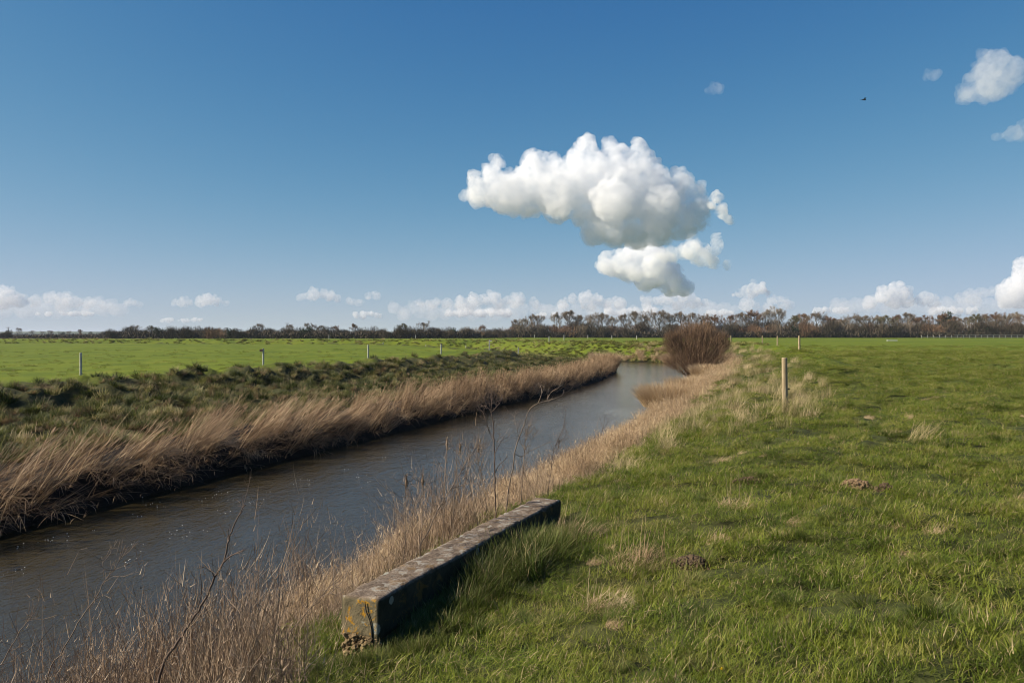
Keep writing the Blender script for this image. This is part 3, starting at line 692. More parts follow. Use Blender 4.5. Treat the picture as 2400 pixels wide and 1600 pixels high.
for px, D, lab, bd in fp:
    post('fence_post', (px-1200)/1867*D, D, 1.2, .055 if D < 60 else (.07 if D < 110 else .085), M['post_pale'], lab, far, 0, bd)
for px, D, lab in ((771, 250., 'thin pale post before the dark wood, behind the brown board post'), (974, 262., 'thin pale post before the dark wood, left of the lone round tree'),
                   (1287, 165., 'thin post on the straw slope of the bend, between two taller ones'), (1322, 186., 'pale post on the straw slope where the river turns')):
    post('fence_post', (px-1200)/1867*D, D, 1.35, .085, M['post_pale'], lab, 'posts beyond the hidden reach of the river')

# ------------------------------------------------------------------ soil, straw tufts, flower
M['soil'] = mat_simple_noise('fresh_soil', (.04, .027, .015), (.15, .10, .055), 25)
M['soil_red'] = mat_simple_noise('reddish_soil', (.12, .075, .038), (.32, .22, .12), 25)
def mound(name, px, py, D, w_, h_, mat, label, n=90, seed=0):
    p = at(px, py, D); x, y = p[0], p[1]; z = H1(x, y); a = Acc(); rs = np.random.default_rng(seed)
    bm = bmesh.new(); bmesh.ops.create_icosphere(bm, subdivisions=2, radius=1); iv = np.array([v.co[:] for v in bm.verts]); fi = np.array([[v.index for v in f.verts] for f in bm.faces]); bm.free()
    from mathutils import noise as mn
    a.add(iv*np.array([w_*.42, w_*.34, h_*.75])*(1+.25*np.array([mn.noise(Vector(v*2.2)+Vector((seed, 0, 0))) for v in iv]))[:, None], fi)
    for i in range(n*4):
        th = rs.uniform(0, 6.28); q = min(abs(rs.normal(0, .48)), .95); r = rs.uniform(.005, .017)*(1.3-min(q, 1)*.5)
        c = np.array([math.cos(th)*q*w_*.6, math.sin(th)*q*w_*.5, max(0, h_*(1-q*q*1.1))*rs.uniform(.7, 1.05)+.004])
        d = 1+.5*np.array([mn.noise(Vector(v*1.9)+Vector((i*2.3, seed, 0))) for v in iv])
        a.add(iv*d[:, None]*r*rs.uniform(.7, 1.3, 3)+c, fi)
    o = link(name, a.mesh(name), mat, loc=(x, y, z)); tag(o, label, 'molehill' if name == 'molehill' else 'soil patch', 'bare earth spots in the near grass'); return o
mound('molehill', 1622, 1260, 6.85, .34, .075, M['soil'], 'dark crumbly molehill beside the straw tuft in the near grass', 120, 1)
mound('molehill', 2008, 1118, 9.3, .38, .08, M['soil_red'], 'reddish flattened molehill in the meadow grass, farther from the beam', 90, 2)
mound('molehill', 2076, 1134, 8.9, .22, .08, M['soil'], 'small dark molehill right of the reddish one', 60, 3)
mound('soil_patch', 2142, 1275, 6.4, .34, .025, M['soil_red'], 'thin bare brown patch right of the molehills in the meadow', 90, 4)
mound('soil_patch', 1760, 1090, 10.0, .38, .05, M['soil'], 'low dark soil patch up the bank between the beam and the nearest post', 70, 5)
def straw_tuft(px, py, D, r, ln, up, label, seed):
    p = at(px, py, D); x, y = p[0], p[1]; a = Acc(); n = 330
    b, az, q = disc(n, r, 0); b[:, 2] = .0
    ribbons(a, b, rng.normal(-.6, 1.2, n), U(.6, 1.2, n), U(.3, 1.0, n), U(ln*.5, ln, n), U(.003, .006, n), 4)
    ribbons(a, b[:up], rng.normal(.3, .8, up), U(.05, .4, up), U(0, .35, up), U(ln*.9, ln*1.8, up), U(.003, .005, up), 5)
    o = link('straw_tuft', a.mesh('straw_tuft'), M['straw'], loc=(x, y, H1(x, y))); tag(o, label, 'grass tuft', 'dry straw tufts in the near grass')
straw_tuft(1488, 1246, 7.0, .26, .28, 26, 'biggest dry straw tuft with upright stalks left of the dark molehill', 1)
straw_tuft(1722, 1160, 8.6, .20, .26, 6, 'flattened dry straw tuft up the bank behind the dark molehill', 2)
straw_tuft(1415, 1345, 5.9, .18, .22, 3, 'pale bent straw tuft halfway between the beam and the bottom edge', 3)
straw_tuft(1350, 1200, 8.2, .26, .34, 10, 'straw tuft leaning beside the far end of the beam', 4)
def dandelion(px, py, D):
    p = at(px, py, D); x, y = p[0], p[1]; z = H1(x, y); root = empty('dandelion', (x, y, z)); h = p[2]-z
    h = min(max(h, .05), .2)
    a = Acc(); tube(a, [(0, 0, -.01), (.003, 0, h*.5), (0, 0, h)], [.002, .002, .002], 6); link('stem', a.mesh('stem'), M['grass_l'], root)
    a = Acc(); n = 70; b = np.zeros((n, 3)); b[:, 2] = h
    ribbons(a, b, U(0, 6.28, n), U(.2, 1.5, n), U(-.1, .2, n), U(.010, .016, n), U(.002, .0032, n), 2)
    link('flower_head', a.mesh('flower_head'), mat_simple_noise('yellow_petals', (.70, .45, .01), (.80, .60, .02), 40), root)
    tag(root, 'single yellow dandelion in the grass at the bottom edge', 'flower')
dandelion(1693, 1592, 4.25)

# ------------------------------------------------------------------ big dead stalks standing in front of the water
M['stalk'] = mat_simple_noise('dead_stalks', (.12, .085, .065), (.30, .23, .17), 12)
M['stalk_dark'] = mat_simple_noise('dark_dead_stalks', (.07, .045, .035), (.17, .12, .09), 12)
def stalk(D, main, branches, label, r0=.006, mat='stalk', twigs=26, seed=0, dD=0.0, head=0):
    rs = np.random.default_rng(100+seed); n = len(main)
    P = np.array([at(px, py, D+dD*i/(n-1)) for i, (px, py) in enumerate(main)])
    # root it in the bank
    g = P[0].copy(); d0 = P[0]-P[1]; d0 /= np.linalg.norm(d0)
    for k in range(200):
        if g[2] <= H1(g[0], g[1])-.04: break
        g = g+d0*.03*np.array([.4, .4, 1]) if d0[2] < -.3 else g-np.array([0, 0, .03])
    P = np.concatenate([g[None], P]) if np.linalg.norm(g-P[0]) > .03 else P
    org = P[0].copy(); root = empty('dead_stalk', org)
    def smooth(Q):
        Q = np.asarray(Q); t = np.linspace(0, len(Q)-1, (len(Q)-1)*4+1); i = np.clip(t.astype(int), 0, len(Q)-2); f = (t-i)[:, None]
        A = Q[np.clip(i-1, 0, None)]; B = Q[i]; C_ = Q[i+1]; E = Q[np.clip(i+2, None, len(Q)-1)]
        R2 = .5*((2*B)+(-A+C_)*f+(2*A-5*B+4*C_-E)*f*f+(-A+3*B-3*C_+E)*f**3)
        return R2
    S = smooth(P-org)
    S = S+rs.normal(0, .0025, S.shape)
    m = len(S); accs = [Acc()]; tube(accs[0], S, np.linspace(r0, r0*.3, m), 6); paths = [S]
    for (si, pts, rb) in branches:          # si: index in main where it leaves
        k = si+(1 if len(P) > n else 0)
        Q = [P[k]] + [at(px, py, D+dD*si/(n-1)+rs.uniform(-.12, .12)*(j+1)*D/8) for j, (px, py) in enumerate(pts)]
        Q = smooth(np.array(Q)-org); ac = Acc(); tube(ac, Q, np.linspace(r0*rb, r0*.2, len(Q)), 5); paths.append(Q); accs.append(ac)
    for i in range(twigs):
        w_i = rs.integers(0, len(paths)) if rs.random() < .6 else 0; Q = paths[w_i]; a = accs[w_i]; k = min(int(len(Q)*rs.uniform(.35, .98)), len(Q)-1)
        st = Q[k]; dr = Q[min(k+1, len(Q)-1)]-Q[max(k-1, 0)]; dr = dr/(np.linalg.norm(dr)+1e-6)
        v = dr*.7+rs.normal(0, .55, 3); v[2] = abs(v[2]); v /= np.linalg.norm(v); L_ = rs.uniform(.05, .20)
        T = [st, st+v*L_*.5, st+v*L_+np.array([0, 0, .03])]; tube(a, T, [.0022, .0018, .0012], 4, cap=False)
        for q in range(3):
            w_ = v+rs.normal(0, .6, 3); w_ /= np.linalg.norm(w_); e = T[1]+(T[2]-T[1])*rs.uniform(0, 1)
            tube(a, [e, e+w_*rs.uniform(.02, .07)], [.0014, .0009], 3, cap=False)
    for i, ac in enumerate(accs): link('branch' if i else 'stem', ac.mesh('branch' if i else 'stem', True), M[mat], root)
    if head:
        a = Acc(); tip = S[-1]; tube(a, [tip+np.array([0, 0, -.05]), tip, tip+np.array([0, 0, .05])], [.006, .014, .005], 6)
        for i in range(head):
            u_ = rs.uniform(-.05, .05); c = tip+np.array([0, 0, u_]); ribbons(a, c[None], np.array([rs.uniform(0, 6.28)]), np.array([rs.uniform(.2, 1.4)]), np.array([.5]), np.array([rs.uniform(.02, .05)]), np.array([.007]), 2)
        link('seed_head', a.mesh('seed_head'), M['weed'], root)
    tag(root, label, 'dead plant', 'dead stalks standing on the near bank'); return root
stalk(5.0, [(373, 1585), (415, 1505), (446, 1457), (478, 1406), (501, 1355), (523, 1317), (533, 1272), (542, 1247), (558, 1208), (574, 1183)],
      [(5, [(540, 1303), (571, 1288)], .6), (6, [(533, 1255), (533, 1240)], .4), (4, [(492, 1335), (485, 1320)], .35), (2, [(462, 1420), (470, 1390), (468, 1345)], .4), (8, [(566, 1200), (570, 1190)], .3)],
      'thick dark bare stalk rising high over the water at lower left', .0105, 'stalk_dark', 8, 1)
stalk(5.4, [(105, 1597), (137, 1537), (172, 1476), (205, 1425), (220, 1406), (242, 1365), (265, 1336), (281, 1307), (293, 1277)],
      [(4, [(240, 1396), (261, 1406)], .6), (6, [(280, 1330), (297, 1322)], .4), (5, [(262, 1352), (285, 1340)], .3), (6, [(270, 1305), (280, 1265)], .3), (5, [(238, 1320), (236, 1305)], .3)],
      'branching pale stalk over the water at far lower left', .005, 'stalk', 16, 2)
stalk(5.2, [(555, 1599), (622, 1537), (679, 1479), (730, 1422), (749, 1400), (775, 1372), (802, 1345)], [(2, [(690, 1500), (712, 1530)], .5), (3, [(745, 1385), (770, 1340)], .4), (4, [(780, 1385), (812, 1350)], .4), (1, [(640, 1490), (665, 1440)], .4)],
      'long stalk leaning right towards the near end of the beam', .0055, 'stalk', 18, 3)
stalk(4.8, [(504, 1597), (550, 1572), (596, 1562), (650, 1570), (701, 1577)], [(2, [(640, 1545), (700, 1552), (740, 1560)], .6)], 'pale stalk lying almost flat over the bottom edge', .005, 'stalk', 6, 4)
stalk(5.6, [(-20, 1600), (0, 1559), (32, 1499), (55, 1465), (70, 1451)], [(1, [(25, 1550), (48, 1530)], .5), (3, [(80, 1430), (92, 1392)], .3)], 'leaning stalk in the bottom left corner', .0055, 'stalk', 10, 5)
stalk(7.7, [(977, 1295), (1006, 1240), (1024, 1198), (1041, 1170), (1057, 1145), (1082, 1102), (1096, 1076), (1114, 1047)],
      [(4, [(1080, 1138), (1102, 1131)], .7), (2, [(1040, 1165), (1043, 1120), (1047, 1035)], .5), (5, [(1085, 1085), (1070, 1057)], .3), (4, [(1069, 1115), (1070, 1060)], .5), (5, [(1098, 1090), (1106, 1078)], .4), (3, [(1036, 1130), (1032, 1095)], .4)],
      'forked stalk leaning right from behind the middle of the beam', .0085, 'stalk', 40, 6, .3)
stalk(10.6, [(1188, 1186), (1192, 1143), (1202, 1096), (1206, 1062), (1216, 1027), (1227, 1000), (1235, 974), (1245, 955), (1261, 945), (1282, 939), (1316, 928)],
      [(8, [(1268, 927), (1269, 912), (1266, 903)], .5), (9, [(1290, 921), (1305, 910), (1320, 901)], .6), (9, [(1284, 925), (1286, 910)], .3), (10, [(1321, 920), (1322, 913)], .3), (3, [(1222, 1070), (1240, 1058), (1290, 1035)], .5)],
      'tall stalk bending to the right at its top, behind the far end of the beam', .0115, 'stalk', 14, 7)
stalk(10.4, [(1161, 1186), (1159, 1111), (1159, 1064), (1157, 1030), (1156, 994), (1151, 966), (1139, 947), (1134, 930)],
      [(5, [(1162, 955), (1173, 941), (1175, 925)], .5), (5, [(1152, 945), (1155, 930)], .4), (3, [(1148, 1015), (1140, 990), (1132, 965)], .5), (2, [(1178, 1030), (1195, 1025)], .4), (1, [(1176, 1085), (1188, 1140)], .5)],
      'tall upright stalk with a forked top, behind the far end of the beam', .0105, 'stalk_dark', 60, 8)
stalk(11.5, [(1284, 1153), (1290, 1117), (1294, 1078), (1302, 1043), (1316, 1013), (1324, 986), (1325, 960)], [(3, [(1322, 1025), (1330, 1010)], .4), (2, [(1308, 1050), (1312, 1030)], .4), (1, [(1278, 1105), (1270, 1090)], .4)],
      'rightmost of the stalks behind the beam, reaching over the water', .0065, 'stalk_dark', 34, 9)
stalk(10.8, [(1221, 1172), (1226, 1104), (1229, 1055), (1233, 1023), (1240, 1000)], [(2, [(1218, 1030), (1210, 1000), (1204, 975)], .5), (2, [(1245, 1030), (1262, 1010)], .4)], 'bushy upright stalk between the tall ones behind the beam', .0065, 'stalk', 60, 10)
stalk(10.0, [(1141, 1198), (1131, 1125), (1122, 1090), (1120, 1076), (1121, 1050)], [(3, [(1128, 1060), (1130, 1045)], .4), (3, [(1112, 1055), (1114, 1040)], .4)], 'stalk with a drooping bushy head left of the tall ones', .005, 'stalk', 60, 11, head=60)
stalk(8.6, [(1040, 1165), (1043, 1120), (1046, 1075), (1047, 1040)], [], 'thin stalk with a brown seed head over the dark water', .004, 'stalk', 10, 12, head=90)
stalk(8.4, [(1064, 1150), (1068, 1110), (1072, 1075), (1078, 1052)], [], 'thin stalk with a golden seed head beside the brown headed one', .004, 'stalk', 8, 13, head=90)
stalk(6.9, [(945, 1330), (950, 1250), (948, 1180), (952, 1130)], [(1, [(962, 1215), (975, 1180)], .5)], 'thin stalk with a pale head beside the middle of the beam', .004, 'stalk', 30, 14, head=50)
stalk(7.2, [(985, 1290), (990, 1210), (990, 1150), (991, 1128)], [(1, [(1000, 1170), (1006, 1150)], .5)], 'thin twiggy stalk just right of the pale headed one', .004, 'stalk', 30, 15, head=40)
stalk(24.0, [(1398, 1090), (1404, 1040), (1413, 1005), (1417, 985), (1419, 975)], [(2, [(1408, 985), (1406, 978)], .5), (2, [(1424, 990), (1426, 978)], .5)], 'dark spiky stalk against the pale water in mid river view', .011, 'stalk_dark', 12, 16)

# ------------------------------------------------------------------ foam flecks on the water
def foam():
    a = Acc(); rs = np.random.default_rng(9); n = 0
    cl = [(115, 1265, 12), (40, 1280, 8), (155, 1257, 6), (370, 1180, 10), (380, 1185, 6), (480, 1175, 8), (510, 1160, 14), (520, 1200, 9), (420, 1250, 10), (400, 1255, 8), (330, 1210, 5), (295, 1315, 10), (60, 1340, 8), (20, 1345, 6),
          (700, 1125, 10), (720, 1135, 8), (600, 1180, 9), (560, 1170, 6), (860, 1130, 6), (830, 1115, 8), (800, 1100, 5), (240, 1245, 4), (345, 1280, 5), (1010, 1100, 4), (470, 1240, 8), (620, 1150, 6), (900, 1075, 5)]
    for px, py, k in cl:
        for q in range(int(k*.6)):
            x_, y_ = px+rs.normal(0, 14), py+rs.normal(0, 5); D = 4.0*1867/max(y_-785, 30); c = at(x_, y_, D); m = 7; r = rs.uniform(.005, .015)
            th = np.arange(m)/m*6.283; rr = r*rs.uniform(.6, 1.2, m)
            V = np.stack([c[0]+np.cos(th)*rr*1.2, c[1]+np.sin(th)*rr, np.full(m, WATER+.006)], 1)
            V = np.concatenate([V, [[c[0], c[1], WATER+.014]]])
            a.add(V, [(i, (i+1) % m, m) for i in range(m)])
    o = link('foam', a.mesh('foam'), mat_simple_noise('foam_bubbles', (.55, .54, .50), (.8, .8, .77), 30)); tag(o, 'white foam flecks drifting on the brown water', 'foam', kind='stuff')
foam()

# ------------------------------------------------------------------ big clumps at the water
def clump(name, x, y, rad, h, n, mat, label, cat, lean=.45, wd=(.012, .022), group=None, z=None, az=None):
    a = Acc(); b, th, q = disc(n, rad, 0)
    b[:, 1] *= 1.0
    f = az if az is not None else 0
    azs = np.where(q/rad > .35, th+rng.normal(0, .5, n), U(0, 6.28, n))
    le = np.clip(q/rad, 0, 1)*lean*U(.5, 1.3, n)
    ribbons(a, b, azs, le, U(.1, .9, n), U(h*.55, h*1.05, n), U(wd[0], wd[1], n), 5, faceaz=U(0, 3.14, n))
    z = H1(x, y)-.1 if z is None else z
    o = link(name, a.mesh(name), mat, loc=(x, y, z)); return tag(o, label, cat, group)
G = 'tall straw clumps at the water'
clump('reed_clump', 8.3, 41.5, 1.45, 1.45, 6000, M['straw'], 'big rounded pale reed clump bulging into the river on the near side', 'reed clump', .55, group=G)
clump('reed_clump', 10.6, 46.5, 1.4, 1.2, 3600, M['straw'], 'pale reed clump right behind the big rounded one', 'reed clump', .4, group=G)
clump('reed_clump', 10.2, 86.5, 1.15, 2.35, 2600, M['straw'], 'tall orange tinted reed clump at the tip of the far bank', 'reed clump', .35, (.02, .035), group=G, z=-2.3)
clump('reed_clump', 22.6, 113.5, 1.0, 1.6, 1200, M['straw'], 'small golden clump at the water left of the willow bush', 'reed clump', .6, (.03, .05), group=G, z=-2.3)
clump('reed_clump', 16.2, 66.0, 1.2, 1.3, 2400, M['straw'], 'straw clump at the foot of the willow bush', 'reed clump', .5, (.015, .03), group=G)

# ------------------------------------------------------------------ willow bush
def willow(x, y, h, w_):
    z = max(H1(x, y)-.25, -2.35); root = empty('willow_bush', (x, y, z)); a = Acc(); n = 420; rs = np.random.default_rng(3)
    tips = []
    for i in range(n):
        th = rs.uniform(0, 6.283); le = 1.15*rs.random()**.8; L_ = h*rs.uniform(.50, .80)*(1-.14*le)
        b = np.array([rs.normal(0, .25), rs.normal(0, .25), 0]); m = 6; P = [b]; an = le*1.0+.05; d = None
        for k in range(m):
            an_k = an*(1.05-.3*k/m)+rs.normal(0, .06)
            d = np.array([math.cos(th)*math.sin(an_k), math.sin(th)*math.sin(an_k), math.cos(an_k)]); P.append(P[-1]+d*L_/m)
        P = np.array(P); tube(a, P, np.linspace(.016, .005, m+1), 3, cap=False); tips.append(P)
    link('stems', a.mesh('stems'), M['willow'], root)
    a = Acc(); T = np.array(tips); m = 46000
    i = rs.integers(0, n, m); k = 1.0+4.99*rs.random(m)**.6; ki = k.astype(int); f = (k-ki)[:, None]
    b = T[i, ki]*(1-f)+T[i, np.minimum(ki+1, 6)]*f; d = T[i, np.minimum(ki+1, 6)]-T[i, ki-1]
    az = np.arctan2(d[:, 1], d[:, 0])+rs.normal(0, 1.2, m); le = np.arctan2(np.hypot(d[:, 0], d[:, 1]), d[:, 2])+rs.normal(0, .55, m)
    # an uneven round crown of fine shoots: several overlapping lobes
    lob = np.array([(0, 0, .50, .42), (-.30, .1, .40, .30), (.28, -.1, .42, .32), (-.12, 0, .66, .30), (.16, .1, .70, .27), (-.36, 0, .60, .20), (.38, 0, .58, .20), (.02, 0, .30, .30)])*np.array([w_, w_, h*.93, h*.93])
    q = rs.random(m) < .62; l = lob[rs.integers(0, len(lob), m)]; v = rs.normal(0, 1, (m, 3)); v /= np.linalg.norm(v, axis=1)[:, None]; rr = (l[:, 3]*rs.random(m)**.42)[:, None]
    pb = l[:, :3]+v*rr*np.array([.80, .80, .85]); pb[:, 2] = np.maximum(pb[:, 2], .15); b = np.where(q[:, None], pb, b)
    dq = pb-np.array([0, 0, .2])+rs.normal(0, .8, (m, 3)); az = np.where(q, np.arctan2(dq[:, 1], dq[:, 0]), az); le = np.where(q, np.arctan2(np.hypot(dq[:, 0], dq[:, 1]), dq[:, 2])*.8, le)
    ribbons(a, b, az, np.clip(le, 0, 1.6), rs.uniform(-.4, .2, m), rs.uniform(.2, .62, m), rs.uniform(.008, .015, m), 2, faceaz=rs.uniform(0, 3.14, m))
    link('twigs', a.mesh('twigs'), M['willow'], root)
    tag(root, 'bare reddish willow bush growing from the near bank above the river bend', 'bush')
willow(16.4, 71.0, 5.9, 5.6)

# ------------------------------------------------------------------ trees and bushes of the skyline
def tree_mesh(seed, h, spread, levels=4, trunk_h=.28, up=.75, twig=.05, ntw=2200, rt=.22, ovate=.62):
    """returns (trunk mesh, crown mesh) for a bare tree of height h"""
    rs = np.random.default_rng(seed); T = Acc(); Cc = Acc(); ends = []
    def limb(p, d, L, r, lev):
        m = 4; P = [p]; q = p.copy(); dd = d.copy()
        for i in range(m):
            dd = dd+rs.normal(0, .09, 3)+np.array([0, 0, .07*up]); dd /= np.linalg.norm(dd); q = q+dd*L/m; P.append(q.copy())
        P = np.array(P); tube(T if lev <= 1 else Cc, P, np.linspace(r, r*.45, m+1), 5 if lev < 2 else 3, cap=False)
        if lev >= 1: ends.append((P, lev))
        if lev >= levels: return
        for i in range((0, 6, 4, 2)[min(lev, 3)]):
            f = rs.uniform(.25, 1.0); k = f*m; ki = min(int(k), m-1); s_ = P[ki]+(P[ki+1]-P[ki])*(k-ki)
            v = rs.normal(0, 1, 3); v -= dd*(v@dd); v /= np.linalg.norm(v); a_ = rs.uniform(.35, .8)
            nd = dd*math.cos(a_)+v*math.sin(a_); nd[2] += .18*up; nd /= np.linalg.norm(nd)
            limb(s_, nd, L*rs.uniform(.42, .62)*(1.15-.45*f), r*.45, lev+1)
    # a leader (sometimes forked) that carries limbs from low down to the top inside an oval outline
    forks = 1 if seed % 3 else 2; base = np.zeros(3)
    for fk in range(forks):
        P = [np.zeros(3)]; m = 9; q = np.zeros(3); lean = rs.normal(0, .05, 3) if forks == 1 else np.array([(.16, -.16)[fk], rs.normal(0, .1), 0])
        for i in range(m):
            q = q+np.array([rs.normal(0, .012)*h+lean[0]*h/m*(i > 2), rs.normal(0, .012)*h+lean[1]*h/m*(i > 2), h*(.86 if fk == 0 else .8)/m]); P.append(q.copy())
        P = np.array(P); tube(T, P, np.linspace(rt, rt*.18, m+1), 6, cap=False); ends.append((P[-5:], 2))
        for i in range(18 if forks == 1 else 11):
            f = trunk_h*.8+(1-trunk_h*.8)*((i+.5)/(18 if forks == 1 else 11))**.9; f = min(f+rs.normal(0, .02), .98); k = f*m; ki = min(int(k), m-1); s_ = P[ki]+(P[ki+1]-P[ki])*(k-ki)
            th = i*2.4+rs.normal(0, .5); el = rs.uniform(.45, .8)+.35*up*f; env = max(.25, math.sin(math.pi*min(1, (f-trunk_h*.8)/(1-trunk_h*.8)*.80+.22)))
            limb(s_, np.array([math.cos(th)*math.cos(el), math.sin(th)*math.cos(el), math.sin(el)]), h*.40*spread*env*rs.uniform(.75, 1.15), rt*.34*(1-.5*f), 1)
    E = np.array([P for P, l in ends if l >= 1]); 
    n = ntw; i = rs.integers(0, len(E), n); k = rs.uniform(.5, 3.99, n); ki = k.astype(int); f = (k-ki)[:, None]
    b = E[i, ki]*(1-f)+E[i, ki+1]*f; d = E[i, ki+1]-E[i, ki]; d /= np.linalg.norm(d, axis=1)[:, None]
    d = d+rs.normal(0, .45, (n, 3)); d[:, 2] += .25*up
    az = np.arctan2(d[:, 1], d[:, 0]); le = np.arctan2(np.hypot(d[:, 0], d[:, 1]), d[:, 2])
    ribbons(Cc, b, az, le, rs.uniform(-.3, .2, n), rs.uniform(.05, .12, n)*h*.8, rs.uniform(.6, 1.2, n)*twig, 2, faceaz=rs.uniform(0, 3.14, n), taper=.5)
    # scale to the wanted height
    V = np.concatenate(Cc.V); zz = np.quantile(V[:, 2], .995); s_ = h/zz
    for A_ in (T, Cc): A_.V = [v*np.array([s_, s_, s_]) for v in A_.V]
    return T.mesh('trunk'), Cc.mesh('crown')
def bush_mesh(seed, h, w_, n=1500, tw=.055, solid=False):
    rs = np.random.default_rng(seed); T = Acc(); Cc = Acc()
    for i in range(9):
        th = rs.uniform(0, 6.28); le = rs.uniform(.1, .8); L_ = h*rs.uniform(.4, .75); b = np.array([rs.normal(0, .03), rs.normal(0, .03), -.1])
        d = np.array([math.cos(th)*math.sin(le), math.sin(th)*math.sin(le), math.cos(le)]); tube(T, [b, b+d*L_*.5, b+d*L_+np.array([0, 0, .2])], [.07, .05, .02], 4, cap=False)
    # lobes give the crown an uneven outline
    lob = [(rs.normal(0, w_*.22), rs.normal(0, w_*.2), h*rs.uniform(.35, .72), rs.uniform(.22, .36)*h) for _ in range(8)]
    pts = []
    for i in range(n):
        l = lob[rs.integers(0, 8)]; v = rs.normal(0, 1, 3); v /= np.linalg.norm(v); r = l[3]*rs.random()**.45
        p = np.array([l[0]+v[0]*r*w_/h*.9, l[1]+v[1]*r*w_/h*.9, l[2]+v[2]*r])
        if rs.random() < .35: p[2] *= rs.uniform(.1, .8)
        pts.append(p)
    b = np.array(pts); b[:, 2] = np.maximum(b[:, 2], .05)
    az = np.arctan2(b[:, 1], b[:, 0])+rs.normal(0, .7, n); le = np.abs(rs.normal(.3, .45, n))
    if solid: ribbons(Cc, b, rs.uniform(0, 6.28, n), rs.uniform(0, 2.2, n), rs.uniform(0, .8, n), rs.uniform(.25, .5, n), rs.uniform(.18, .34, n), 2, faceaz=rs.uniform(0, 3.14, n))
    else: ribbons(Cc, b, az, le, rs.uniform(-.3, .3, n), rs.uniform(.10, .26, n)*h, rs.uniform(.6, 1.4, n)*tw, 2, faceaz=rs.uniform(0, 3.14, n), taper=.5)
    return T.mesh('stems'), Cc.mesh('crown')
PR = {}
def proto_tree(key, kind, mt, mc, *args, **kw):
    t, c = (tree_mesh if kind == 't' else bush_mesh)(*args, **kw)
    PR[key] = (t, c, mt, mc, kind)
for i in range(5): proto_tree('tall%d' % i, 't', M['bark'], M['twig_pale'] if i % 2 else M['twig'], 10+i, 12.0, 1.0 if i < 3 else .8, 4, .26, .9, .036, 5200, .24)
for i in range(3): proto_tree('round%d' % i, 't', M['bark'], M['twig'], 30+i, 9.0, 1.1, 4, .24, .55, .05, 3200, .2)
for i in range(3): proto_tree('brown%d' % i, 't', M['bark'], M['twig_red'] if i != 1 else M['twig_green'], 40+i, 9.5, .95, 4, .2, .65, .055, 3800, .2)
for i in range(4): proto_tree('bush%d' % i, 'b', M['bark'], (M['twig_red'], M['twig_dark'], M['twig'], M['twig_dark'])[i], 60+i, 5.0, 6.5, 1900, .06)
for i in range(2): proto_tree('dark%d' % i, 'b', M['bark'], M['twig_dark'], 70+i, 5.0, 8.0, 2600, .075)
for i in range(2): proto_tree('ever%d' % i, 'b', M['bark'], M['leafdark'], 80+i, 5.0, 5.0, 1500, solid=True)
PRO = {}
def put(key, px, D, h, label, cat='tree', group=None, name=None, wf=1.0, rz=None):
    """first use links the modelled thing; later ones are copies of it and of its parts"""
    t, c, mt, mc, kind = PR[key]; base = 12.0 if key.startswith('tall') else (9.0 if key.startswith('round') else (9.5 if key.startswith('brown') else 5.0))
    x = (px-1200)/1867*D; z = H1(x, D) if D < 500 else (H1(x, D)-.4 if D > 900 else H1(x, D))
    name = name or ('bare_tree' if kind == 't' else 'bush')
    if key not in PRO:
        root = empty(name); ch = [link('trunk' if kind == 't' else 'stem', t, mt, root), link('crown', c, mc, root)]; PRO[key] = (root, ch)
    else:
        r0, ch0 = PRO[key]; root = r0.copy(); COL.objects.link(root); root.name = name
        for q in ch0: o = q.copy(); COL.objects.link(o); o.parent = root
    s_ = h/base; root.location = (x, D, z-.15); root.scale = (s_*wf, s_*wf, s_); root.rotation_euler = (0, 0, random.uniform(0, 6.28) if rz is None else rz)
    for k in list(root.keys()): del root[k]
    return tag(root, label, cat, group)
def htop(py, D): return (785-py)/1867*D+EYE-.37
TD = 375.
tall = [(1208, 748), (1232, 742), (1256, 736), (1307, 733), (1336, 728), (1361, 738), (1384, 733), (1409, 733), (1432, 741), (1463, 735), (1491, 728), (1514, 732), (1543, 727), (1567, 735), (1594, 731), (1618, 732), (1646, 736), (1675, 739), (1710, 737), (1738, 732), (1766, 727), (1795, 720)]
names = ['leftmost bare tree of the tall row, small and pale', 'second bare tree from the left end of the tall row', 'spreading bare tree, third from the left end of the tall row', 'bare tree just right of the first gap in the tall row',
 'broad tall pale tree right of the first gap in the row', 'slim bare tree right of the broad pale one', 'slim bare tree beyond the leftmost of three pale posts', 'thick brownish bare tree above the leftmost of three pale posts',
 'short slim bare tree above the middle pale post', 'round topped bare tree right of the middle pale post', 'tall narrow bare tree near the middle of the row', 'bare tree with a dark nest like knot in its top', 'tallest pale tree left of the willow bush',
 'slim ivy covered bare tree left of the willow bush', 'broad bare tree straight above the left side of the willow bush', 'bare tree rising above the middle of the willow bush', 'bushy bare tree left of the barn roof', 'low olive tinted tree right of the barn roof',
 'round brown tree right of the barn', 'slim bare tree between the barn and the twin tall trees', 'rusty twigged tree left of the twin tall trees', 'left one of the twin tall pale trees']
for i, ((px, py), lab) in enumerate(zip(tall, names)):
    key = 'tall%d' % (i % 5)
    if i in (17, 18, 20): key = 'brown%d' % (i % 3)
    if i in (16,): key = 'round0'
    put(key, px, TD+random.uniform(-6, 6), htop(py, TD), lab, group='tall bare trees along the skyline', wf=1.4 if i in (2, 4, 12, 14) else (1.25 if i % 3 else 1.05))
put('tall1', 1830, TD+4, htop(717, TD), 'right one of the twin tall pale trees', group='tall bare trees along the skyline', wf=1.1)
